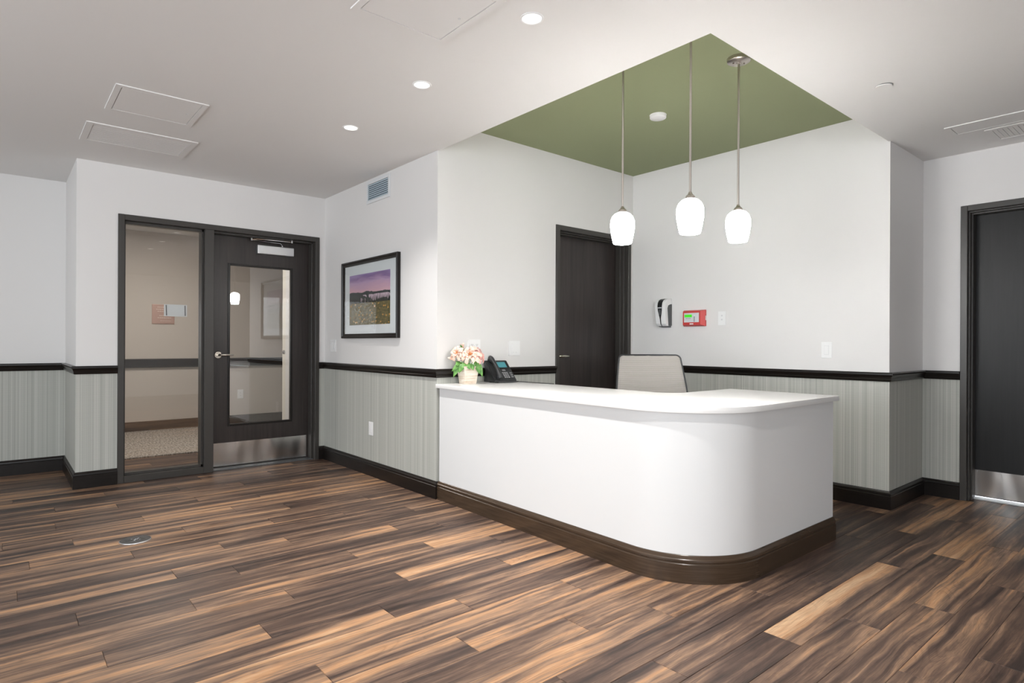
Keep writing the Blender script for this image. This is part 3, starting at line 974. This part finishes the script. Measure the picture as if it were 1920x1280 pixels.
t = thing('smoke_detector', 'round white detector on the green recess ceiling', 'smoke detector', (3.62, 2.655, Hr))
MB().lathe([(0.059, Hr - 0.004), (0.060, Hr - 0.002), (0.060, Hr)], (3.62, 2.655, 0), 32).build('base', M['plastic_white'], t, t.location, smooth=True)
MB().lathe([(0.0, Hr - 0.026), (0.054, Hr - 0.025), (0.058, Hr - 0.021), (0.0585, Hr - 0.004)], (3.62, 2.655, 0), 32).build('cover', M['plastic_white'], t, t.location, smooth=True, ang=50)
t = thing('sprinkler_cover', 'flat round white sprinkler cover on the ceiling at right', 'sprinkler cover', (3.715, 1.228, Hc))
MB().lathe([(0.0, Hc - 0.010), (0.040, Hc - 0.010), (0.0415, Hc - 0.008), (0.0415, Hc - 0.006)], (3.715, 1.228, 0), 32).build('cover_plate', M['ceiling_paint'], t, t.location, smooth=True)
MB().lathe([(0.030, Hc - 0.006), (0.030, Hc)], (3.715, 1.228, 0), 24).build('cup', M['grey_plastic'], t, t.location)

# ================================================================== ON THE PICTURE WALL
t = thing('wall_grille', 'white louvred air grille high on the picture wall', 'grille', (Xb, 4.695, 2.362))
o = t.location
g0, g1, z0, z1 = 4.490, 4.900, 2.362, 2.556
fr = MB()
bw = 0.028
fr.box(Xb - 0.010, Xb, g0, g1, z0, z0 + bw).box(Xb - 0.010, Xb, g0, g1, z1 - bw, z1)
fr.box(Xb - 0.010, Xb, g0, g0 + bw, z0 + bw, z1 - bw).box(Xb - 0.010, Xb, g1 - bw, g1, z0 + bw, z1 - bw)
fr.build('frame', M['vent_white'], t, o, bevel=0.002)
MB().box(Xb - 0.002, Xb - 0.0005, g0 + bw, g1 - bw, z0 + bw, z1 - bw).build('backing', M['dark_gap'], t, o)
ns = 8
for k in range(ns):
    zc = z0 + bw + (k + 0.5) * (z1 - z0 - 2 * bw) / ns
    MB().prism_axis([(Xb - 0.014, zc - 0.010), (Xb - 0.0125, zc - 0.0105), (Xb - 0.003, zc + 0.006), (Xb - 0.0045, zc + 0.0065)], g0 + bw + 0.001, g1 - bw - 0.001, 'Y').build('slat', M['vent_blue'], t, o)

t = thing('framed_picture', 'framed landscape print of a flower field under a pink sky', 'picture', (Xb, 4.835, 1.190))
o = t.location
p0, p1, z0, z1 = 4.316, 5.352, 1.190, 1.884
b = 0.040
fprof = [(0.004, 0.0), (0.032, 0.0), (0.036, 0.006), (0.034, 0.014), (0.026, 0.022), (0.022, b), (0.004, b)]
crn = [(p0, z0, 1, 1), (p1, z0, -1, 1), (p1, z1, -1, -1), (p0, z1, 1, -1)]
for k in range(4):
    v = []
    for (cy_, cz_, sy_, sz_) in (crn[k], crn[(k + 1) % 4]):
        v += [(Xb - d, cy_ + sy_ * w_, cz_ + sz_ * w_) for d, w_ in fprof]
    n_ = len(fprof)
    fs = [(q_, (q_ + 1) % n_, n_ + (q_ + 1) % n_, n_ + q_) for q_ in range(n_)] + [tuple(range(n_ - 1, -1, -1)), tuple(range(n_, 2 * n_))]
    MB().add(v, fs).build('frame_rail', M['espresso'], t, o)
MB().box(Xb - 0.012, Xb - 0.004, p0 + 0.02, p1 - 0.02, z0 + 0.02, z1 - 0.02).build('mat_board', M['mat_board'], t, o)
MB().box(Xb - 0.0135, Xb - 0.012, 4.464, 5.216, 1.308, 1.758).build('art_print', M['art_print'], t, o)
MB().box(Xb - 0.021, Xb - 0.019, p0 + 0.03, p1 - 0.03, z0 + 0.03, z1 - 0.03).build('pane', M['picture_glass'], t, o)

# ------------------------------------------------------------------ plates (switches, outlets)
def plate(name, lab, cat, axis, face, c, zc, w, h, kind, gangs=1, group='white wall plates'):
    """axis: wall normal; the plate stands off towards the lobby (minus axis)"""
    loc = (face, c, zc) if axis == 'X' else (c, face, zc)
    t = thing(name, lab, cat, loc, group=group)
    def bx(a0, a1, d0, d1, z0, z1):
        return MB().box(face - d1, face - d0, c + a0, c + a1, zc + z0, zc + z1) if axis == 'X' else MB().box(c + a0, c + a1, face - d1, face - d0, zc + z0, zc + z1)
    bx(-w / 2, w / 2, 0, 0.006, -h / 2, h / 2).build('cover_plate', M['plastic_white'], t, loc, bevel=0.002)
    for gi in range(gangs):
        gc = (gi - (gangs - 1) / 2) * 0.046
        if kind == 'rocker':
            bx(gc - 0.0175, gc + 0.0175, 0.006, 0.0068, -0.034, 0.034).build('rocker_surround', M['plastic_shade'], t, loc)
            bx(gc - 0.0155, gc + 0.0155, 0.0068, 0.010, -0.032, 0.032).build('rocker', M['plastic_white'], t, loc, bevel=0.0015)
        elif kind == 'outlet':
            for s2 in (-1, 1):
                q = bx(gc - 0.016, gc + 0.016, 0.006, 0.008, s2 * 0.020 - 0.0135, s2 * 0.020 + 0.0135).build('receptacle', M['plastic_white'], t, loc, bevel=0.001)
                for dx in (-0.006, 0.006):
                    bx(gc + dx - 0.001, gc + dx + 0.001, 0.008, 0.0084, s2 * 0.020 - 0.003, s2 * 0.020 + 0.006).build('slot', M['grey_plastic'], q, loc)
                bx(gc - 0.002, gc + 0.002, 0.008, 0.0084, s2 * 0.020 - 0.010, s2 * 0.020 - 0.006).build('slot', M['grey_plastic'], q, loc)
        elif kind == 'data':
            for zz in (0.022, -0.012):
                bx(gc - 0.007, gc + 0.007, 0.006, 0.0075, zz - 0.006, zz + 0.006).build('jack', M['plastic_shade'], t, loc)
        elif kind == 'dimmer':
            bx(gc - 0.030, gc + 0.030, 0.006, 0.009, -0.042, 0.042).build('paddle', M['plastic_white'], t, loc, bevel=0.002)
            for s2 in (-1, 1):
                bx(gc + s2 * 0.014 - 0.009, gc + s2 * 0.014 + 0.009, 0.009, 0.0095, -0.034, -0.031).build('slider', M['plastic_shade'], t, loc)
    return t
plate('light_switch', 'double white light switch beside the glazed door', 'switch', 'X', Xb, 5.590, 1.120, 0.118, 0.116, 'rocker', 2)
plate('power_outlet', 'white outlet low on the striped wallpaper below the picture', 'outlet', 'X', Xb, 4.808, 0.406, 0.074, 0.116, 'rocker')
plate('power_outlet', 'double white outlet above the flowers', 'outlet', 'Y', Yc, 2.822, 1.118, 0.118, 0.122, 'outlet', 2)
plate('light_switch', 'white dimmer switch above the desk phone', 'switch', 'Y', Yc, 3.232, 1.110, 0.120, 0.120, 'dimmer')
plate('data_plate', 'white data plate right of the red panel', 'data plate', 'X', Xd, 2.815, 1.375, 0.072, 0.118, 'data')
plate('light_switch', 'single white light switch right of the countertop end', 'switch', 'X', Xd, 1.950, 1.110, 0.076, 0.120, 'rocker')
plate('power_outlet', 'pale outlet on the corridor wall behind the door glass', 'outlet', 'Y', COR_N, 2.634, 0.418, 0.078, 0.125, 'outlet')

# ------------------------------------------------------------------ soap dispenser
t = thing('soap_dispenser', 'white wall dispenser with a black front stripe left of the red panel', 'dispenser', (Xd, 3.383, 1.316))
o = t.location
yc, w = 3.383, 0.112
prof = [(0.0, 0.006), (0.070, 0.0), (0.088, 0.020), (0.097, 0.070), (0.105, 0.140), (0.108, 0.185), (0.102, 0.213), (0.085, 0.235), (0.055, 0.249), (0.020, 0.254), (0.0, 0.254)]
MB().prism_axis([(Xd - d, 1.316 + z) for d, z in prof], yc - w / 2, yc + w / 2, 'Y').build('housing', M['plastic_white'], t, o, bevel=0.006, seg=3, smooth=True)
front = prof[1:-1]
wid = [0.008, 0.009, 0.013, 0.044, 0.050, 0.050, 0.052, 0.054, 0.056]
v = []
for (d, z), ww in zip(front, wid):
    for s2 in (-1, 1):
        k = 0.0016
        nd, nz = (k, 0) if z < 0.2 else (k * 0.6, k)
        v.append((Xd - d - nd, yc + s2 * ww / 2, 1.316 + z + nz))
n = len(front)
MB().add(v, [(2 * i, 2 * i + 1, 2 * i + 3, 2 * i + 2) for i in range(n - 1)]).build('front_stripe', M['black'], t, o)
MB().box(Xd - 0.1108, Xd - 0.104, yc - 0.020, yc + 0.020, 1.316 + 0.163, 1.316 + 0.172).build('stripe_window', M['panel_grey'], t, o)
MB().prism_axis([(Xd - 0.1085, 1.316 + 0.105), (Xd - 0.1112, 1.316 + 0.150), (Xd - 0.104, 1.316 + 0.150), (Xd - 0.100, 1.316 + 0.105)], yc - 0.010, yc + 0.010, 'Y').build('level_window', M['grey_plastic'], t, o)
for s2 in (-1, 1):
    y0 = yc + s2 * (w / 2)
    MB().prism_axis([(Xd - 0.002, 1.316 + 0.004), (Xd - 0.052, 1.316 + 0.004), (Xd - 0.068, 1.316 + 0.165), (Xd - 0.055, 1.316 + 0.190), (Xd - 0.030, 1.316 + 0.200), (Xd - 0.002, 1.316 + 0.204)],
                    min(y0, y0 + s2 * 0.0018), max(y0, y0 + s2 * 0.0018), 'Y').build('side_panel', M['grey_plastic'], t, o)
MB().prism_axis([(Xd, 1.316 - 0.012), (Xd - 0.045, 1.316 - 0.006), (Xd - 0.065, 1.316 + 0.002), (Xd, 1.316 + 0.006)], yc - 0.048, yc + 0.048, 'Y').build('nozzle_tray', M['grey_plastic'], t, o)

# ------------------------------------------------------------------ fire annunciator
t = thing('fire_annunciator', 'red fire annunciator panel with a green lit display', 'control panel', (Xd, 3.075, 1.310))
o = t.location
ya, yb, za, zb = 2.968, 3.186, 1.310, 1.454
q = 0.020
v = [(Xd, ya, za), (Xd, yb, za), (Xd, yb, zb), (Xd, ya, zb),
     (Xd - 0.020, ya, za), (Xd - 0.020, yb, za), (Xd - 0.020, yb, zb), (Xd - 0.020, ya, zb),
     (Xd - 0.048, ya + 0.030, za + 0.012), (Xd - 0.048, yb - 0.010, za + 0.012), (Xd - 0.048, yb - 0.010, zb - 0.012), (Xd - 0.048, ya + 0.030, zb - 0.012)]
fs = [(0, 1, 2, 3), (8, 9, 10, 11)]
for a in (0, 4):
    fs += [(a + i, a + (i + 1) % 4, a + 4 + (i + 1) % 4, a + 4 + i) for i in range(4)]
MB().add(v, fs).build('housing', M['red'], t, o, bevel=0.002)
xf = Xd - 0.048
MB().box(xf - 0.0015, xf, 3.012, 3.163, 1.345, 1.428).build('face_plate', M['panel_grey'], t, o)
MB().box(xf - 0.003, xf - 0.0015, 3.082, 3.156, 1.390, 1.414).build('display', M['lcd_green'], t, o)
for k in range(3):
    MB().lathe([(0.0035, -0.003), (0.0035, 0.0)], (xf - 0.001, 3.138 - k * 0.018, 1.379), 10, axis='X').build('button', M['grey_plastic'], t, o)
for k in range(7):
    MB().box(xf - 0.003, xf - 0.0015, 3.053, 3.063, 1.351 + k * 0.0095, 1.356 + k * 0.0095).build('indicator', M['grey_plastic'] if k < 5 else M['plastic_white'], t, o)
    MB().box(xf - 0.0025, xf - 0.0015, 3.020, 3.046, 1.3525 + k * 0.0095, 1.3545 + k * 0.0095).build('legend_line', M['plastic_shade'], t, o)
MB().box(xf - 0.0012, xf, 3.068, 3.106, 1.325, 1.336).build('name_tag', M['plastic_white'], t, o)
MB().box(Xd - 0.015, Xd - 0.004, ya - 0.001, ya, 1.362, 1.402).build('side_label', M['plastic_white'], t, o)

# ------------------------------------------------------------------ sign in the corridor, holder on the sidelight
t = thing('wall_sign', 'bronze plaque on the corridor wall behind the sidelight', 'sign', (1.667, COR_N, 1.384))
o = t.location
MB().box(1.536, 1.798, COR_N - 0.008, COR_N, 1.384, 1.640).build('plaque', M['bronze'], t, o, bevel=0.003)
rr = random.Random(3)
for k, (z, a, b2) in enumerate(((1.600, 1.60, 1.74), (1.572, 1.585, 1.75), (1.545, 1.60, 1.745), (1.490, 1.62, 1.72), (1.462, 1.60, 1.76), (1.425, 1.63, 1.74))):
    x = a
    while x < b2:
        ww = rr.uniform(0.010, 0.022)
        MB().box(x, x + ww, COR_N - 0.009, COR_N - 0.008, z, z + 0.009 if k < 5 else z + 0.005).build('engraved_mark', M['bronze_text'], t, o)
        x += ww + 0.005
t = thing('sign_holder', 'blank white card taped to the back of the sidelight glass', 'card', (1.175, Ya + 0.085, 1.368))
o = t.location
MB().box(1.090, 1.268, Ya + 0.0865, Ya + 0.089, 1.369, 1.472).build('card', M['mat_board'], t, o)
for x, dx in ((1.106, 0.004), (1.252, 0.002)):
    MB().prism_axis([(x - 0.004, 1.466), (x + 0.004, 1.466), (x + dx + 0.004, 1.376), (x + dx - 0.004, 1.376)], Ya + 0.0855, Ya + 0.0865, 'Y').build('tape_strip', M['grey_plastic'], t, o)
t = thing('corridor_door', 'cream open door with a round knob behind the door glass', 'door', (2.66, 7.1, 0))
o = t.location
lf4 = MB().box(2.640, 2.684, 6.90, 7.41, 0.01, 2.13).build('door_leaf', M['cream_paint'], t, o)
MB().lathe([(0.0, -0.055), (0.020, -0.052), (0.026, -0.040), (0.022, -0.026), (0.010, -0.020), (0.010, -0.006), (0.030, -0.005), (0.030, 0.0)], (2.640, 7.245, 1.034), 20, axis='X').build('knob', M['chrome'], lf4, o, smooth=True)

# ------------------------------------------------------------------ floor box
t = thing('floor_box', 'round black floor outlet box set in the planks', 'floor box', (0.616, 4.092, 0))
o = t.location
MB().lathe([(0.078, 0.0), (0.0815, 0.0), (0.081, 0.002), (0.078, 0.004)], (0.616, 4.092, 0), 36, cap=False).build('rim', M['aluminium'], t, o, smooth=True)
MB().lathe([(0.0785, 0.0), (0.0785, 0.0035), (0.0, 0.0042)], (0.616, 4.092, 0), 36).build('lid', M['charcoal'], t, o)
for (dx, dy) in ((-0.018, 0.012), (0.018, 0.014), (-0.006, -0.016), (0.022, -0.014), (0.002, 0.001), (-0.026, -0.006), (0.012, -0.002)):
    MB().box(0.616 + dx - 0.004, 0.616 + dx + 0.004, 4.092 + dy - 0.003, 4.092 + dy + 0.003, 0.0042, 0.0052).build('contact', M['panel_grey'], t, o)
for dx in (-0.030, 0.030):
    MB().lathe([(0.020, 0.0042), (0.020, 0.0050), (0.017, 0.0052)], (0.616 + dx, 4.092, 0), 20).build('flip_cap', M['black'], t, o)

# ================================================================== PHONE
CT = 0.848
ph = thing('desk_phone', 'black office phone with a teal screen on the countertop', 'phone', (2.990, 3.676, CT), math.radians(-6))
W2, D2_ = 0.100, 0.095
body = MB().prism_axis([(-D2_, 0.004), (-D2_, 0.020), (0.050, 0.165), (0.068, 0.168), (0.075, 0.150), (0.010, 0.010)], -W2, W2, 'X').build('body', M['charcoal'], ph, bevel=0.005, seg=2, smooth=True)
MB().prism_axis([(0.000, 0.0), (0.085, 0.0), (0.090, 0.006), (0.066, 0.120), (0.050, 0.125)], -0.085, 0.085, 'X').build('stand', M['charcoal'], ph, bevel=0.003)
sl = Vector((0, 0.145, 0.145)).normalized()           # up the face
nrm = Vector((0, -0.7071, 0.7071))
f0 = Vector((0, -D2_, 0.020))
def face_box(x0, x1, s0, s1, h0, h1):
    mb = MB()
    v = []
    for hh in (h0, h1):
        for ss in (s0, s1):
            for x in (x0, x1):
                v.append(f0 + sl * ss + nrm * hh + Vector((x, 0, 0)))
    return mb.add(v, [(0, 2, 3, 1), (4, 5, 7, 6), (0, 1, 5, 4), (2, 6, 7, 3), (0, 4, 6, 2), (1, 3, 7, 5)])
face_box(-0.018, 0.092, 0.118, 0.198, 0.0, 0.003).build('screen_bezel', M['black'], ph, bevel=0.002)
face_box(-0.006, 0.070, 0.130, 0.186, 0.003, 0.004).build('screen', M['lcd_teal'], ph)
for rI in range(4):
    for cI in range(3):
        face_box(0.000 + cI * 0.018, 0.013 + cI * 0.018, 0.022 + rI * 0.016, 0.033 + rI * 0.016, 0.0, 0.003).build('key', M['key_grey'], ph)
for rI in range(3):
    face_box(0.066, 0.086, 0.026 + rI * 0.020, 0.036 + rI * 0.020, 0.0, 0.003).build('function_key', M['key_grey'], ph)
face_box(0.010, 0.040, 0.094, 0.108, 0.0, 0.003).build('navigation_key', M['key_grey'], ph, bevel=0.001)
face_box(-0.098, -0.030, 0.004, 0.200, 0.0, 0.010).build('cradle', M['charcoal'], ph, bevel=0.003)
hs = []
for i in range(13):
    tt = i / 12
    hgt = 0.030 + 0.016 * math.sin(math.pi * tt)
    hs.append(f0 + sl * (-0.006 + 0.222 * tt) + nrm * hgt + Vector((-0.064, 0, 0)))
hm = MB().tube(hs, [0.015, 0.021, 0.021, 0.018, 0.0155, 0.0145, 0.0145, 0.0145, 0.0155, 0.018, 0.021, 0.021, 0.015], 12)
for ss in (0.014, 0.196):
    c = f0 + sl * ss + Vector((-0.064, 0, 0))
    pts = [c + nrm * 0.012, c + nrm * 0.030]
    hm.tube([tuple(p) for p in pts], [0.021, 0.023], 12)
hm.build('handset', M['charcoal'], ph, smooth=True, ang=50)
cord = []
for i in range(40):
    tt = i / 39
    cord.append((-0.085 + 0.20 * tt - 0.0 * tt, -0.100 - 0.026 * math.sin(math.pi * tt) + 0.010 * tt, 0.006))
MB().tube(cord, 0.005, 8).build('handset_cord', M['charcoal'], ph, smooth=True)
lc = []
for i in range(24):
    tt = i / 23
    lc.append((3.10 + 0.055 * tt + 0.008 * math.sin(7 * tt), 3.70 - 0.46 * tt, CT + 0.003 + (0.0 if tt < 0.95 else -0.0)))
tag(MB().tube(lc, 0.0026, 6).build('phone_cable', M['black'], origin=(3.12, 3.6, CT), smooth=True), 'thin black phone cable lying along the back countertop edge', 'cable')

# ================================================================== FLOWERS
fl = thing('flower_arrangement', 'peach artificial peonies in a whitewashed wooden pot', 'flower arrangement', (2.672, 3.655, CT), math.radians(-7))
hb, ht = 0.046, 0.062
PH = 0.132
def potface():
    mb = MB()
    v = []
    for (hh, z) in ((hb, 0.0), (ht, PH), (ht - 0.008, PH), (hb - 0.006, 0.02)):
        v += [(-hh, -hh, z), (hh, -hh, z), (hh, hh, z), (-hh, hh, z)]
    fs = []
    for a in (0, 4, 8):
        fs += [(a + i, a + (i + 1) % 4, a + 4 + (i + 1) % 4, a + 4 + i) for i in range(4)]
    fs += [(3, 2, 1, 0), (12, 13, 14, 15)]
    return mb.add(v, fs)
potface().build('pot', M['washed_wood'], fl, bevel=0.0015)
MB().box(-0.050, 0.050, -0.050, 0.050, 0.09, 0.118).build('moss', M['leaf_green'], fl)
camdir = Vector((-f_.x, -f_.y, 0))
def peony(c, axis, R, seed, pink=False, closed=False):
    rg = random.Random(seed)
    ax = Vector(axis).normalized()
    tmp = Vector((0, 0, 1)) if abs(ax.z) < 0.9 else Vector((1, 0, 0))
    a = tmp.cross(ax).normalized()
    b = ax.cross(a)
    mb = MB()
    layers = [(9, 1.0, 0.95, 0), (8, 0.88, 0.70, 0), (7, 0.72, 0.45, 0), (6, 0.52, 0.28, 0), (6, 0.30, 0.15, 1)]
    if closed:
        layers = [(6, 0.85, 0.10, 0), (5, 0.65, 0.05, 0), (4, 0.4, 0.02, 0)]
    for (n, rs, op, mi) in layers:
        for k in range(n):
            th = 2 * math.pi * (k + rg.uniform(-0.25, 0.25)) / n + rs * 3
            wid = 2.3 * math.pi / n * 0.62
            ln = R * rs * rg.uniform(0.9, 1.1)
            op2 = op * rg.uniform(0.85, 1.1)
            def fn(u, v, th=th, wid=wid, ln=ln, op2=op2):
                ww = wid * (0.35 + 0.65 * math.sin(math.pi * (0.18 + 0.62 * v))) * (u - 0.5) * 2 * 0.5
                # petals rise then open out
                rad = ln * (0.18 + 0.82 * v ** 0.8) * (0.45 + 0.55 * op2)
                hgt = ln * (1.0 - op2) * 1.1 * v + ln * 0.40 * math.sin(math.pi * v * 0.8) - ln * 0.25 * op2 * v * v
                hgt += ln * 0.06 * math.sin(5 * u + th * 3) * v
                return c + a * (rad * math.cos(th + ww)) + b * (rad * math.sin(th + ww)) + ax * (hgt - ln * 0.15)
            mb.grid(fn, 4, 4, mi)
    return mb.build('flower', [M['petal_pink'] if pink else M['petal_peach'], M['petal_heart']], fl, smooth=True, ang=180, fix=False)
cd = Matrix.Rotation(-fl.rotation_euler.z, 4, 'Z') @ camdir       # towards the viewer, in the pot's own frame
rt = Matrix.Rotation(-fl.rotation_euler.z, 4, 'Z') @ r_
def at(rx, z, fwd):
    return Vector((0, 0, z)) + rt * rx + cd * fwd
UP = Vector((0, 0, 1))
FLW = [(at(0.022, 0.215, 0.045), cd * 0.9 + UP * 0.4 - rt * 0.05, 0.076, False, False),
       (at(-0.076, 0.226, 0.020), cd * 0.8 + UP * 0.35 - rt * 0.25, 0.059, False, False),
       (at(0.086, 0.200, 0.005), cd * 0.3 + UP * 0.3 + rt * 0.9, 0.062, True, False),
       (at(-0.034, 0.268, -0.010), cd * 0.3 + UP * 0.9 - rt * 0.2, 0.036, False, True),
       (at(-0.105, 0.178, 0.020), cd * 0.4 + UP * 0.5 - rt * 0.7, 0.040, False, True),
       (at(0.050, 0.245, -0.030), UP + rt * 0.2, 0.055, True, False)]
for i, (c, ax, R, pk, cls) in enumerate(FLW):
    peony(c, ax, R, 11 + i, pk, cls)
    MB().tube([(0, 0, 0.11), tuple(c * 0.5 + Vector((0, 0, 0.07))), tuple(c - Vector(ax).normalized() * 0.012)], 0.0025, 6).build('stem', M['leaf_green'], fl, smooth=True)
def leafp(base, tip, wid, droop, seed):
    base, tip = Vector(base), Vector(tip)
    d = tip - base
    side = d.cross(Vector((0, 0, 1)) * 0.4 + cd).normalized()
    def fn(u, v):
        w = wid * math.sin(math.pi * (0.06 + 0.94 * v) ** 0.8) * (u - 0.5)
        p = base + d * v + side * w
        p.z -= droop * v * v
        nn = d.cross(side).normalized()
        return p + nn * (abs(u - 0.5) * 0.25 * wid)
    return MB().grid(fn, 4, 7).build('leaf', M['leaf_green'], fl, smooth=True, ang=180)
LV = [((-0.05, 0.150, 0.03), (-0.115, 0.125, 0.05), 0.040, 0.030), ((-0.06, 0.145, 0.03), (-0.105, 0.085, 0.045), 0.046, 0.035),
      ((-0.03, 0.150, 0.05), (-0.060, 0.105, 0.075), 0.042, 0.022), ((-0.01, 0.152, 0.055), (-0.040, 0.135, 0.085), 0.045, 0.03),
      ((0.00, 0.155, 0.06), (0.020, 0.130, 0.085), 0.040, 0.018), ((0.03, 0.150, 0.05), (0.045, 0.120, 0.08), 0.032, 0.016),
      ((0.06, 0.160, 0.02), (0.088, 0.105, 0.05), 0.040, 0.030), ((0.07, 0.155, 0.0), (0.112, 0.095, 0.03), 0.042, 0.045),
      ((-0.08, 0.20, 0.0), (-0.130, 0.212, 0.01), 0.022, 0.0), ((-0.03, 0.25, -0.02), (-0.062, 0.292, -0.02), 0.018, 0.0),
      ((0.05, 0.15, -0.04), (0.09, 0.13, -0.08), 0.045, 0.02), ((-0.04, 0.15, -0.04), (-0.09, 0.13, -0.07), 0.045, 0.02),
      ((-0.055, 0.165, 0.02), (-0.085, 0.150, 0.06), 0.040, 0.012), ((0.055, 0.170, 0.03), (0.075, 0.140, 0.07), 0.036, 0.012)]
for i, (p, q2, wd, dr) in enumerate(LV):
    leafp(at(*p), at(*q2), wd, dr, i)

# ================================================================== OFFICE CHAIR
ang = math.atan2(-f_.y, -f_.x)          # the chair faces the viewer's side
ch = thing('office_chair', 'office chair with a grey mesh back behind the desk', 'chair', (3.513, 2.543, 0), ang + math.radians(4))
# local +x is the front, z up.  right of the picture is local -y ... left is +y
def bp(s, z):                            # s across, z height -> backrest surface point
    lean = -0.205 - 0.10 * (z - 0.52) / 0.55
    return Vector((lean + 0.045 * (s / 0.24) ** 2 * 1.0, s, z))
def hw(z):
    return 0.232 + 0.055 * max(0.0, (1.068 - z)) / 0.5
TOPZ, LOWZ = 1.068, 0.55
outl = []
def corner(sgn, top, n=6):
    r = 0.035
    pts = []
    for k in range(n + 1):
        a = math.pi / 2 * k / n
        if top:
            zz = TOPZ - r + r * math.sin(a)
            ss = hw(TOPZ) - r + r * math.cos(a)
        else:
            zz = LOWZ + r - r * math.cos(a)
            ss = hw(LOWZ) - r + r * math.sin(a)
        pts.append((sgn * ss, zz))
    return pts
ring = corner(1, True) + [(0.12, TOPZ), (0, TOPZ), (-0.12, TOPZ)] + corner(-1, True)[::-1]
ring += [(-hw(z), z) for z in (0.9, 0.8, 0.7, 0.62)]
ring += corner(-1, False)[::-1] + [(-0.12, LOWZ), (0, LOWZ), (0.12, LOWZ)] + corner(1, False)
ring += [(hw(z), z) for z in (0.62, 0.7, 0.8, 0.9)]
back = MB().tube([bp(s, z) for s, z in ring], 0.0062, 8, closed=True).build('back_frame', M['charcoal'], ch, smooth=True)
def sheet(u, v):
    z = LOWZ + (TOPZ - LOWZ) * v
    p = bp((u - 0.5) * 2 * (hw(z) - 0.002), z)
    edge = min((TOPZ - z), (z - LOWZ))
    if edge < 0.035:                     # keep inside the rounded corners
        rr_ = 0.035 - math.sqrt(max(0, 0.035 ** 2 - (0.035 - edge) ** 2))
        p = bp((u - 0.5) * 2 * (hw(z) - 0.002 - rr_), z)
    return p
shm = MB().grid(sheet, 16, 40)
sh = shm.build('mesh_back', M['chair_mesh'], back, smooth=True, ang=180)
sm = sh.modifiers.new('thickness', 'SOLIDIFY')
sm.thickness = 0.003
MB().tube([(-0.205, 0, 0.60), (-0.250, 0, 0.56), (-0.235, 0, 0.46), (-0.12, 0, 0.415), (0.0, 0, 0.41)], 0.018, 10).build('back_support', M['charcoal'], ch, smooth=True)
MB().prism([(0.24 * c2 if False else x, yv) for x, yv in [(-0.20, -0.20), (-0.16, -0.235), (0.18, -0.24), (0.245, -0.20), (0.26, 0), (0.245, 0.20), (0.18, 0.24), (-0.16, 0.235), (-0.20, 0.20)] for c2 in (1,)], 0.43, 0.50).build('seat', M['fabric_grey'], ch, bevel=0.02, seg=3, smooth=True)
for s2 in (-1, 1):
    a_ = MB().tube([(0.0, s2 * 0.20, 0.42), (0.0, s2 * 0.285, 0.43), (-0.01, s2 * 0.295, 0.50), (-0.01, s2 * 0.295, 0.64)], 0.015, 10).build('arm_post', M['charcoal'], ch, smooth=True)
    MB().box(-0.12, 0.12, s2 * 0.295 - 0.04, s2 * 0.295 + 0.04, 0.64, 0.665).build('arm_pad', M['charcoal'], a_, bevel=0.01, seg=3, smooth=True)
MB().lathe([(0.028, 0.12), (0.028, 0.26), (0.019, 0.262), (0.019, 0.40)], (0, 0, 0), 20).build('gas_column', M['charcoal'], ch, smooth=True)
MB().box(-0.10, 0.10, -0.09, 0.09, 0.395, 0.432).build('tilt_mechanism', M['charcoal'], ch, bevel=0.008)
for k in range(5):
    a = 2 * math.pi * k / 5 + 0.3
    cx, sx = math.cos(a), math.sin(a)
    lg = MB().tube([(0.02 * cx, 0.02 * sx, 0.125), (0.15 * cx, 0.15 * sx, 0.105), (0.29 * cx, 0.29 * sx, 0.080)], [0.024, 0.020, 0.015], 10).build('leg', M['charcoal'], ch, smooth=True)
    cs = MB()
    for dd in (-0.016, 0.016):
        p0 = Vector((0.29 * cx - sx * dd, 0.29 * sx + cx * dd, 0.0265))
        nv = Vector((-sx, cx, 0))
        cs.tube([p0 - nv * 0.009, p0 + nv * 0.009], 0.0262, 16)
    cs.tube([(0.29 * cx, 0.29 * sx, 0.03), (0.29 * cx, 0.29 * sx, 0.085)], 0.007, 8)
    cs.build('caster', M['black'], lg, smooth=True)
